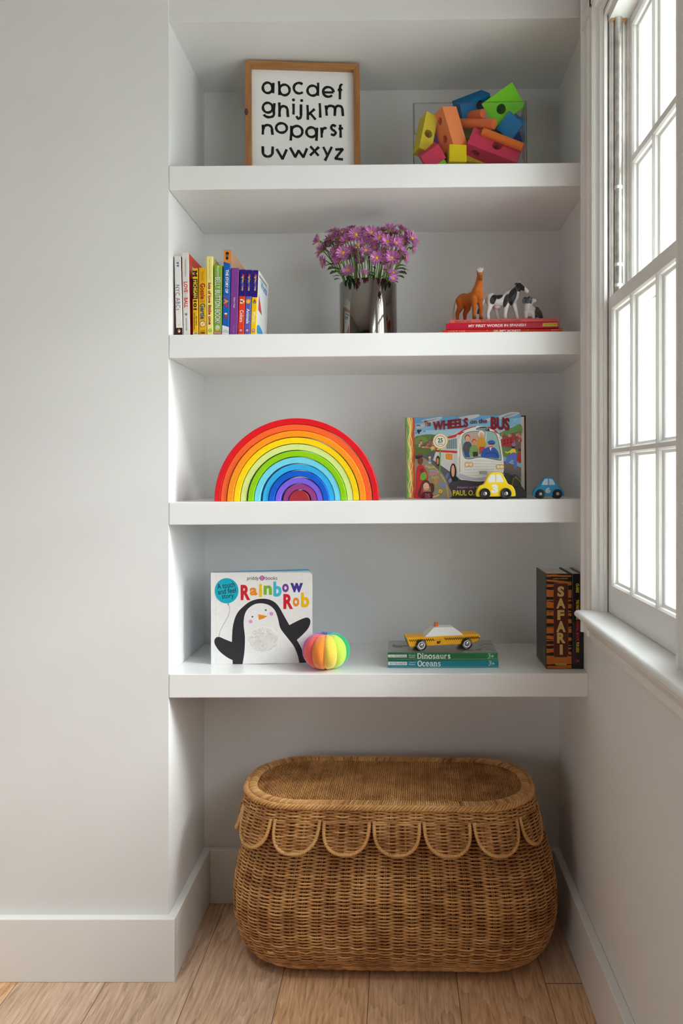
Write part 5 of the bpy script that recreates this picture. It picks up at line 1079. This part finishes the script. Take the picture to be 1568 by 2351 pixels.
# wooden taxi
TZ = .0168+.0163+.0008; tw = W(*c9(523, 457), .0640)
tx_ = thing('wooden_taxi', 'yellow wooden toy taxi with a white cabin and checker stripe, parked on two foil books', 'toy car',
            Matrix.Translation((tw.x, .0700, sz(3, tw.x)+TZ)) @ Matrix.Rotation(R(8.5), 4, 'Z') @ Matrix.Scale(.001, 4) @ Matrix.Translation((-32, 0, 0)))
ylw = mat('taxi_yellow', (246, 176, 16), .38, var=.02); wht_m = mat('taxi_white', (232, 231, 229), .4, var=.01); gry = mat('taxi_grey', (128, 128, 130), .35, .2)
TW = 42
body = [(0,28.5),(-.3,26.5),(6.2,8.2),(146,11.2),(160,16),(167.5,25.5),(167,27.5),(162,31.2)]
bd = M().prism(body, 0, TW).build('taxi_body', ylw, tx_, bevel=.8, seg=2)
M().add([(-.5, 1.6, 26), (5.6, 1.6, 8.6), (5.6, TW-1.6, 8.6), (-.5, TW-1.6, 26), (.4, 1.6, 26), (6.5, 1.6, 8.6), (6.5, TW-1.6, 8.6), (.4, TW-1.6, 26)], [(0,1,2,3),(7,6,5,4),(0,4,5,1),(1,5,6,2),(2,6,7,3),(3,7,4,0)]).build('front_bumper', gry, bd)
cb = M(); lo = [(41, .4), (129, .4), (129, TW-.4), (41, TW-.4)]; hi = [(62, 6), (106, 6), (106, TW-6), (62, TW-6)]
zl = lambda x: 28.3+x*(31.2-28.5)/162
cb.add([(x, y, zl(x)) for x, y in lo]+[(x, y, 48) for x, y in hi], [(0,3,2,1),(4,5,6,7)]+[(k, (k+1) % 4, (k+1) % 4+4, k+4) for k in range(4)]); cb.build('taxi_cabin', wht_m, tx_, bevel=.7)
sg = M().box((67, 16, 47.6), (74, 28, 56.2)).build('roof_sign', mat('sign_orange', (236, 112, 30), .4), tx_, bevel=.5)
A = Art((66.94, 28, 47.6), (0, -1, 0), (0, 0, 1), .02); A.rect(1.2, 1.0, 10.8, 7.8, (60, 62, 66)).rect(2.4, 4.6, 9.6, 6.6, (150, 152, 156)).rect(2.4, 2.0, 9.6, 3.6, (120, 122, 126)); A.build('sign_face', print_m, sg)
A = Art((0, -.06, 0), (1, 0, 0), (0, 0, 1), .02); wb = 1/4.9/1.032
for x0_, n_, z0_ in ((5.2, 24, 19.4), (85, 34, 20.9)):
    for i in range(n_):
        for j in range(2):
            if (i+j) % 2: A.rect(x0_+i*2.36, z0_+j*2.36+i*.028, x0_+i*2.36+2.36, z0_+j*2.36+2.36+i*.028, (28, 24, 20))
A.text('67', 67.6, 13.2, 76.6, 19.6, (24, 20, 16), .05)
for q in range(11): a = R(18+q*14.4); A.disc(72+8.0*math.cos(a), 18.6+5.4*math.sin(a), .42, (24, 20, 16), n=8)
A.build('taxi_decal', print_m, bd)
wwm = mat('white_wall', (220, 220, 226), .4)
for wx, zo in ((32, 0), (135, 0)):
    for s_ in (0, 1):
        T_ = Matrix.Translation((wx, 1.2 if not s_ else TW+9.2, 12.0)) @ Matrix.Rotation(PI/2, 4, 'X')
        if s_: T_ = Matrix.Translation((wx, TW-1.2, 12.0)) @ Matrix.Rotation(-PI/2, 4, 'X')
        wl = M().lathe([(4, 0), (11.2, 0), (12, .8), (12, 7.2), (11.3, 8.2), (8.2, 8.6), (7.8, 7.6), (4, 7.2)], 40, T=T_).build('wheel', tyre_m, tx_, smooth=35)
        M().lathe([(7.9, 7.0), (7.9, 8.1), (5.4, 7.4), (5.2, 7.0)], 36, T=T_).build('wheel_rim', wwm, wl, smooth=40)
        M().lathe([(4.2, 7.1), (4.0, 7.9), (2.6, 8.4), (1.8, 9.4), (.8, 9.8)], 24, T=T_).build('hub_cap', hub_m, wl, smooth=50)
        if not s_:
            A = Art(T_ @ Vector((0, 0, 8.45)), (1, 0, 0), (0, 0, 1), .01)
            for q in range(34):
                a = q*2*PI/34
                if q % 17 < 9: A.poly([(9.0*math.cos(a), 9.0*math.sin(a)), (9.0*math.cos(a+.1), 9.0*math.sin(a+.1)), (10.5*math.cos(a+.1), 10.5*math.sin(a+.1)), (10.5*math.cos(a), 10.5*math.sin(a))], (214, 214, 214))
            A.build('tyre_lettering', print_m, wl)

# ------------------------------------------------------------------ tiger striped and black books in the right corner
def cA(x, y): return (1180+x/4.041, 1270+y/4.041)
sy_ = .037; kA = (DIST+sy_)/FPX/4.041
def upr(label, xl, xr, yt, d, col, **kw):
    pa, pb = W(*cA(xl, 1075), sy_), W(*cA(xr, 1075), sy_); h_ = W(*cA(xl, yt), sy_).z-sz(3, pa.x)
    r_, c = book(label, pb.x-pa.x-.0003, h_, d, col, stand(3, pa.x, sy_), **kw); return r_, c, pb.x-pa.x-.0003, h_
r_, c, t_, h_ = upr('thick book with tiger striped spine and brown title plaque in the right corner', 300, 538, 192, .118, (24, 20, 18), hard=True, face=(30, 26, 24), back=(66, 62, 56))
A = spine_art(c, t_, h_); zt = lambda y: (1077-y)*kA; xt = lambda x: (x-300)*kA; rr = random.Random(2)
for y0, y1, y2, y3 in ((200,222,208,222),(248,262,268,300),(290,318,290,300),(340,408,345,415),(450,510,475,515),(548,582,560,588),(615,655,615,655),(692,750,705,742),(765,800,790,816),(808,820,812,818),(845,862,856,862),(888,930,880,890),(955,1035,958,1030),(1050,1072,1040,1072),(435,446,436,450),(535,545,537,548),(683,690,685,697),(905,915,915,945)):
    top = [(xt(303+(535-303)*i/8), zt(y0+(y2-y0)*i/8+rr.uniform(-3, 3))) for i in range(9)]; bot = [(xt(303+(535-303)*i/8), zt(y1+(y3-y1)*i/8+rr.uniform(-3, 3))) for i in range(9)]
    A.up().put(top+bot, [(i, i+9, i+10, i+1) for i in range(8)], (192, 104, 30))
A.rect(xt(300), zt(247), xt(538), zt(225), (24, 20, 18)); A.text('KAINEN + KAUFMANN', xt(366), zt(244), xt(500), zt(234), (200, 160, 90), .02)
pq = [(380, 285), (490, 285), (502, 300), (502, 950), (490, 966), (380, 966), (370, 950), (370, 300)]
A.poly([(xt(x), zt(y)) for x, y in reversed([(x+(3 if x > 435 else -3), y+(3 if y > 600 else -3)) for x, y in pq])], (120, 96, 56)); A.poly([(xt(x), zt(y)) for x, y in reversed(pq)], (84, 34, 24))
for ch, q in zip('SAFARI', ((403,310,467,408),(393,420,478,516),(403,530,468,622),(393,632,480,735),(400,740,478,838),(424,850,452,945))): A.text(ch, xt(q[0]), zt(q[3]), xt(q[2]), zt(q[1]), (214, 178, 108), .05)
A.poly([(xt(435+52*math.copysign(abs(math.cos(R(a)))**.4, math.cos(R(a)))), zt(1033-9*math.copysign(abs(math.sin(R(a)))**.6, math.sin(R(a))))) for a in range(0, 360, 12)], (206, 170, 100)); A.text('GEOGRAPHIC', xt(394), zt(1038), xt(476), zt(1028), (110, 80, 40), .02)
A.build('spine_print', print_m, c)
A = Art((-.00005, .118, 0), (0, -1, 0), (0, 0, 1), .00004)
for q in range(60): y_ = .012+rr.random()*.085; z_ = .03+rr.random()*.15; A.rect(y_, z_, y_+rr.uniform(.001, .003), z_+rr.uniform(.002, .010), (98, 88, 66) if q % 3 else (120, 100, 64))
A.poly(spline([(.100, .035), (.106, .050), (.108, .028), (.104, .020)], 4, True), (150, 110, 60)); A.build('cover_print', print_m, c)
r_, c, t_, h_ = upr('slim black book with yellow and red spine lettering, against the wall behind the sill end', 540.5, 645, 192, .118, (20, 18, 19), hard=True, gloss=True)
A = spine_art(c, t_, h_); fx = lambda x: (x-540.5)*kA
for s, y0, y1, col in (('CLARKE', 285, 370, (222, 190, 50)), ('THE FASCINATING', 435, 620, (222, 190, 50)), ('ANIMAL BOOK', 628, 822, (206, 30, 50)), ('FOR KIDS', 830, 925, (222, 190, 50)), ('R', 994, 1022, (206, 30, 60))):
    A.text(s, fx(577), zt(y1), fx(604), zt(y0), col, .03, -90)
A.build('spine_print', print_m, c)

# ------------------------------------------------------------------ wicker basket with a scalloped lid
def cane_mat(name, c0, c1, c2):
    m = bpy.data.materials.new(name); m.use_nodes = True; t = m.node_tree; b = t.nodes['Principled BSDF']
    tc = t.nodes.new('ShaderNodeTexCoord'); a = t.nodes.new('ShaderNodeAttribute'); a.attribute_name = 'tone'
    n = t.nodes.new('ShaderNodeTexNoise'); n.inputs['Scale'].default_value = 26; n.inputs['Detail'].default_value = 3
    n2 = t.nodes.new('ShaderNodeTexNoise'); n2.inputs['Scale'].default_value = 9; n2.inputs['Detail'].default_value = 2
    t.links.new(tc.outputs['Object'], n.inputs['Vector']); t.links.new(tc.outputs['Object'], n2.inputs['Vector'])
    ad = t.nodes.new('ShaderNodeMath'); ad.operation = 'MULTIPLY_ADD'; ad.inputs[1].default_value = .42; t.links.new(n.outputs['Fac'], ad.inputs[0]); t.links.new(a.outputs['Fac'], ad.inputs[2])
    a2 = t.nodes.new('ShaderNodeMath'); a2.operation = 'MULTIPLY_ADD'; a2.inputs[1].default_value = .42; t.links.new(n2.outputs['Fac'], a2.inputs[0]); t.links.new(ad.outputs[0], a2.inputs[2])
    r = t.nodes.new('ShaderNodeValToRGB'); e = r.color_ramp.elements
    e[0].position = .30; e[0].color = (*lin(c0), 1); e[1].position = .85; e[1].color = (*lin(c2), 1); q = e.new(.56); q.color = (*lin(c1), 1)
    t.links.new(a2.outputs[0], r.inputs[0]); t.links.new(r.outputs[0], b.inputs['Base Color'])
    b.inputs['Roughness'].default_value = .42; b.inputs['Specular IOR Level'].default_value = .45
    return m
cane_m = cane_mat('wicker_cane', (160, 104, 54), (222, 168, 104), (244, 206, 148)); stake_m = cane_mat('wicker_stakes', (140, 90, 46), (200, 150, 92), (224, 180, 124))
class Cane:                                 # bundles of strands as one mesh, each strand with its own tone
    def __init__(s): s.V = []; s.F = []; s.t = []; s.n = 0; s.sd = .07
    def strand(s, p, r, n=5, closed=False, tone=None, caps=True):
        p = np.asarray(p, float); k = len(p); rr = np.broadcast_to(np.asarray(r, float), (k,))
        t = (np.roll(p, -1, 0)-np.roll(p, 1, 0)) if closed else np.gradient(p, axis=0); t /= np.linalg.norm(t, axis=1)[:, None]+1e-12
        mt = np.abs(t).mean(0); ref = np.zeros(3); ref[int(np.argmin(mt))] = 1
        n1 = np.cross(t, ref); n1 /= np.linalg.norm(n1, axis=1)[:, None]+1e-12; n2 = np.cross(t, n1); a = np.arange(n)*2*PI/n
        v = p[:, None]+rr[:, None, None]*(np.cos(a)[None, :, None]*n1[:, None]+np.sin(a)[None, :, None]*n2[:, None])
        s.V.append(v.reshape(-1, 3)); i = np.arange(k if closed else k-1)[:, None]; j = (i+1) % k; q = np.arange(n)[None]; q2 = (q+1) % n
        s.F.append((np.stack([i*n+q, i*n+q2, j*n+q2, j*n+q], -1).reshape(-1, 4))+s.n); s.n += k*n
        s.t.append(np.full(k*n, rng.normal(0, s.sd) if tone is None else tone))
    def build(s, name, m, parent):
        V = np.concatenate(s.V); F = np.concatenate(s.F); me = bpy.data.meshes.new(name)
        me.vertices.add(len(V)); me.vertices.foreach_set('co', V.ravel().astype('f')); me.loops.add(F.size); me.loops.foreach_set('vertex_index', F.ravel().astype('i'))
        me.polygons.add(len(F)); me.polygons.foreach_set('loop_start', np.arange(0, F.size, 4, dtype='i')); me.update(calc_edges=True); me.validate()
        at = me.attributes.new('tone', 'FLOAT', 'POINT'); at.data.foreach_set('value', np.concatenate(s.t).astype('f'))
        me.materials.append(m); me.shade_smooth(); o = bpy.data.objects.new(name, me); C.objects.link(o); o.parent = parent; return o
# unit outline: rounded rectangle walked by arc length
OA, OB, OR = .335, .150, .132
def outline(t):
    L1, L2, q = 2*(OA-OR), 2*(OB-OR), PI/2*OR; per = 2*(L1+L2)+4*q; s = (np.asarray(t, float) % 1)*per
    out = np.zeros((len(s), 2)); seg = [(L1, 0), (q, 1), (L2, 2), (q, 3), (L1, 4), (q, 5), (L2, 6), (q, 7)]; a0 = 0
    for ln_, k in seg:
        m = (s >= a0) & (s < a0+ln_+1e-12); u = s[m]-a0
        if k == 0: out[m] = np.stack([-OA+OR+u, np.full_like(u, -OB)], 1)
        elif k == 2: out[m] = np.stack([np.full_like(u, OA), -OB+OR+u], 1)
        elif k == 4: out[m] = np.stack([OA-OR-u, np.full_like(u, OB)], 1)
        elif k == 6: out[m] = np.stack([np.full_like(u, -OA), OB-OR-u], 1)
        else:
            c = {1: (OA-OR, -OB+OR, -PI/2), 3: (OA-OR, OB-OR, 0), 5: (-OA+OR, OB-OR, PI/2), 7: (-OA+OR, -OB+OR, PI)}[k]; an = c[2]+u/OR
            out[m] = np.stack([c[0]+OR*np.cos(an), c[1]+OR*np.sin(an)], 1)
        a0 += ln_
    return out
def ring(t, a, b, z, off=0.):               # outline scaled to half width a, half depth b, pushed out by off
    p = outline(t); e = 1e-4; d = outline(np.asarray(t)+e)-outline(np.asarray(t)-e); sx_, sy2 = a/OA, b/OB
    P = p*[sx_, sy2]; Dv = d*[sx_, sy2]; Dv /= np.linalg.norm(Dv, axis=1)[:, None]; N_ = np.stack([Dv[:, 1], -Dv[:, 0]], 1)
    P = P+N_*np.asarray(off).reshape(-1, 1) if np.ndim(off) else P+N_*off
    return np.column_stack([P, np.broadcast_to(z, len(P))])
bsk = thing('wicker_basket', 'large golden wicker basket with a scalloped lid standing under the lowest shelf', 'basket', Matrix.Translation((.4800, .1080, .0004)) @ Matrix.Rotation(R(-1.6), 4, 'Z'))
prof = [(.002, .286), (.008, .302), (.02, .322), (.045, .340), (.08, .351), (.115, .3565), (.15, .357), (.19, .352), (.24, .341), (.30, .324), (.345, .308), (.365, .300)]
pz = np.array([p[0] for p in prof]); pa_ = np.array([p[1] for p in prof]); arcl = np.concatenate([[0], np.cumsum(np.hypot(np.diff(pz), np.diff(pa_)))])
NS = 64; rows = 116; ss = np.linspace(0, arcl[-1], rows); body = Cane(); tt = np.arange(NS*5)/(NS*5)
za_ = np.interp(ss, arcl, pz); aa_ = np.interp(ss, arcl, pa_)
BB = lambda a: a*.0+ (a-.357)*.95+.1465       # half depth for half width
for i in range(rows):
    ph = PI*(i % 2); w_ = np.cos(PI*tt*NS+ph); wob = .0006*np.sin(2*PI*(tt*3+i*.05))+.0003*rng.normal(size=len(tt))
    p = ring(tt, aa_[i], BB(aa_[i]), za_[i]+wob, .0029*w_+.0004*np.sin(tt*40+i)); body.strand(p, .0020+.0002*rng.random(), 5, True)
bo = body.build('basket_body', cane_m, bsk)
stk = Cane(); sz_ = np.linspace(0, arcl[-1], 26)
for k in range(NS):
    for d_ in (-.0011, .0011):
        t0 = k/NS+d_; p = np.array([ring(np.array([t0]), np.interp(s, arcl, pa_), BB(np.interp(s, arcl, pa_)), np.interp(s, arcl, pz), 0.)[0] for s in sz_]); stk.strand(p, .0016, 5)
stk.build('basket_stakes', stake_m, bsk)
ft = Cane()                                 # base: coil round the foot and a woven bottom
for i in range(26): ft.strand(ring(tt, max(.02, .290-i*.011), max(.004, BB(.290)-i*.0031), .004+.0006*(i % 2), .0015*np.cos(PI*tt*NS+PI*(i % 2))), .003, 5, True)
ft.build('basket_base', cane_m, bsk)
ch = Cane(); ch.strand([(-.262, -.138, .068), (-.255, -.150, .073), (-.243, -.166, .083)], [.0012, .0014, .0008], 5, tone=.35); ch.build('loose_cane_end', cane_m, bsk)
# lid
lid = bpy.data.objects.new('lid', None); C.objects.link(lid); lid.parent = bsk; lid.location = (-.013, 0, 0)
LA, LB_, LZ = .315, .1335, .3735
lt = Cane(); lt.sd = .025; NX = 128; xs = np.linspace(-LA+.017, LA-.017, NX)
def yhalf(x, a, b):                         # depth of the rounded outline at x
    cr = OR*b/OB; rx = OR*a/OA; ax = abs(x)
    return b if ax <= a-rx else b-cr+cr*math.sqrt(max(0, 1-((ax-(a-rx))/rx)**2)) if ax < a else 0
for i, x in enumerate(xs):
    yh = yhalf(x, LA-.014, LB_-.014)
    if yh < .01: continue
    n_ = max(9, int(2*yh/.0028)); y = np.linspace(-yh, yh, n_); z = LZ-.004+.0022*np.cos(PI*y/.0074+PI*(i % 2))+.0035*(1-(x/LA)**2)*(1-(y/LB_)**2)
    lt.strand(np.column_stack([np.full(n_, x)+.0003*rng.normal(size=n_), y, z]), .0021, 5)
ny = 34
for y0 in np.linspace(-LB_+.018, LB_-.018, ny):
    xh = LA-.016; x = np.linspace(-xh, xh, 60); x = x[[abs(y0) < yhalf(q, LA-.014, LB_-.014) for q in x]]
    if len(x) < 4: continue
    lt.strand(np.column_stack([x, np.full(len(x), y0), LZ-.0045+.0035*(1-(x/LA)**2)*(1-(y0/LB_)**2)]), .0017, 5)
lt.build('lid_top', cane_m, lid)
rim_ = Cane(); t9 = np.arange(900)/900
for i in range(6): rim_.strand(ring(t9, LA-.016+i*.0030, LB_-.016+i*.0030, LZ-.002+.0030*math.sin(PI*(i+.5)/6)+.0005*np.sin(2*PI*t9*170), 0), .0024, 5, True, tone=.10+.05*rng.normal())
for i in range(3):                          # plaited edge
    a = 2*PI*t9*66+i*2*PI/3; rim_.strand(ring(t9, LA+.004, LB_+.004, LZ-.003+.0038*np.sin(a), .0036*np.cos(a)), .0029, 6, True, tone=.12+.06*rng.normal())
for q in range(330):                        # binding over the inner roll
    t0 = q/330; c = [ring(np.array([t0+.0006*k]), LA-.010+.0082*math.cos(PI*k/6), LB_-.010+.0082*math.cos(PI*k/6), LZ-.0005+.0050*math.sin(PI*k/6))[0] for k in range(7)]
    rim_.strand(c, .0019, 5, tone=.12+.08*rng.normal())
rim_.build('lid_rim', cane_m, lid)
# skirt: a woven band, then separate scallops
bnd = Cane(); NB = 64; tb = np.arange(NB*5)/(NB*5)
def skirt(z): return LA+.002+(LZ-z)*.24, LB_+.002+(LZ-z)*.17
for i, z in enumerate(np.arange(LZ-.008, .342, -.0033)):
    a, b = skirt(z); bnd.strand(ring(tb, a, b, z+.0002*rng.normal(size=len(tb)), .0025*np.cos(PI*tb*NB+PI*(i % 2))), .0019, 5, True)
for k in range(NB):
    for d_ in (-.0010, .0010): bnd.strand([ring(np.array([k/NB+d_]), *skirt(z), z)[0] for z in np.linspace(LZ-.003, .340, 5)], .0016, 5)
bnd.build('lid_band', cane_m, lid)
NSC = 16; ztop, zbot = .3455, .2795; base_t = .0375
for k in range(NSC):
    sc = Cane(); tc_ = base_t+(k+.5)/NSC; hw = .5/NSC*.905
    wdt = lambda z: hw*min(1, (max(0, 1-((ztop-z)/(ztop-zbot))**3.4))**(1/2.2)+.0)*(1-.05*(ztop-z)/(ztop-zbot))
    zs_ = np.arange(ztop-.003, zbot+.003, -.0033)
    for i, z in enumerate(zs_):
        h_ = wdt(z)-.0012
        if h_ < .004: continue
        t_ = np.linspace(tc_-h_, tc_+h_, 26); a, b = skirt(z); sc.strand(ring(t_, a, b, z, .0025*np.cos(PI*t_*NB+PI*(i % 2))+.001), .0019, 5)
    for q in np.linspace(-.72, .72, 5):
        for d_ in (-.0008, .0008):
            zl_ = zbot+(ztop-zbot)*(.05+.30*abs(q)**3); sc.strand([ring(np.array([tc_+hw*q+d_]), *skirt(z), z, .0005)[0] for z in np.linspace(ztop, zl_, 5)], .0016, 5)
    zz_ = np.concatenate([np.linspace(ztop, zbot+.012, 12), zbot+.012*(1-np.sin(np.linspace(.2, 1, 7)*PI/2))]); left = [(tc_-wdt(z), z) for z in zz_ if wdt(z) > .0005]
    edge_ = [(tc_-hw, ztop)]+left+[(2*tc_-t_, z) for t_, z in reversed(left)]+[(tc_+hw, ztop)]
    ep = np.array([ring(np.array([t_]), *skirt(z), z, .0015)[0] for t_, z in edge_]); dl = np.concatenate([[0], np.cumsum(np.linalg.norm(np.diff(ep, axis=0), axis=1))]); u_ = np.linspace(0, dl[-1], 150)
    ep = np.column_stack([np.interp(u_, dl, ep[:, j]) for j in range(3)])
    sc.strand(ep, .0040+.0007*np.sin(u_*2*PI/.0042), 8, tone=.16)
    sc.build('scallop', cane_m, lid)
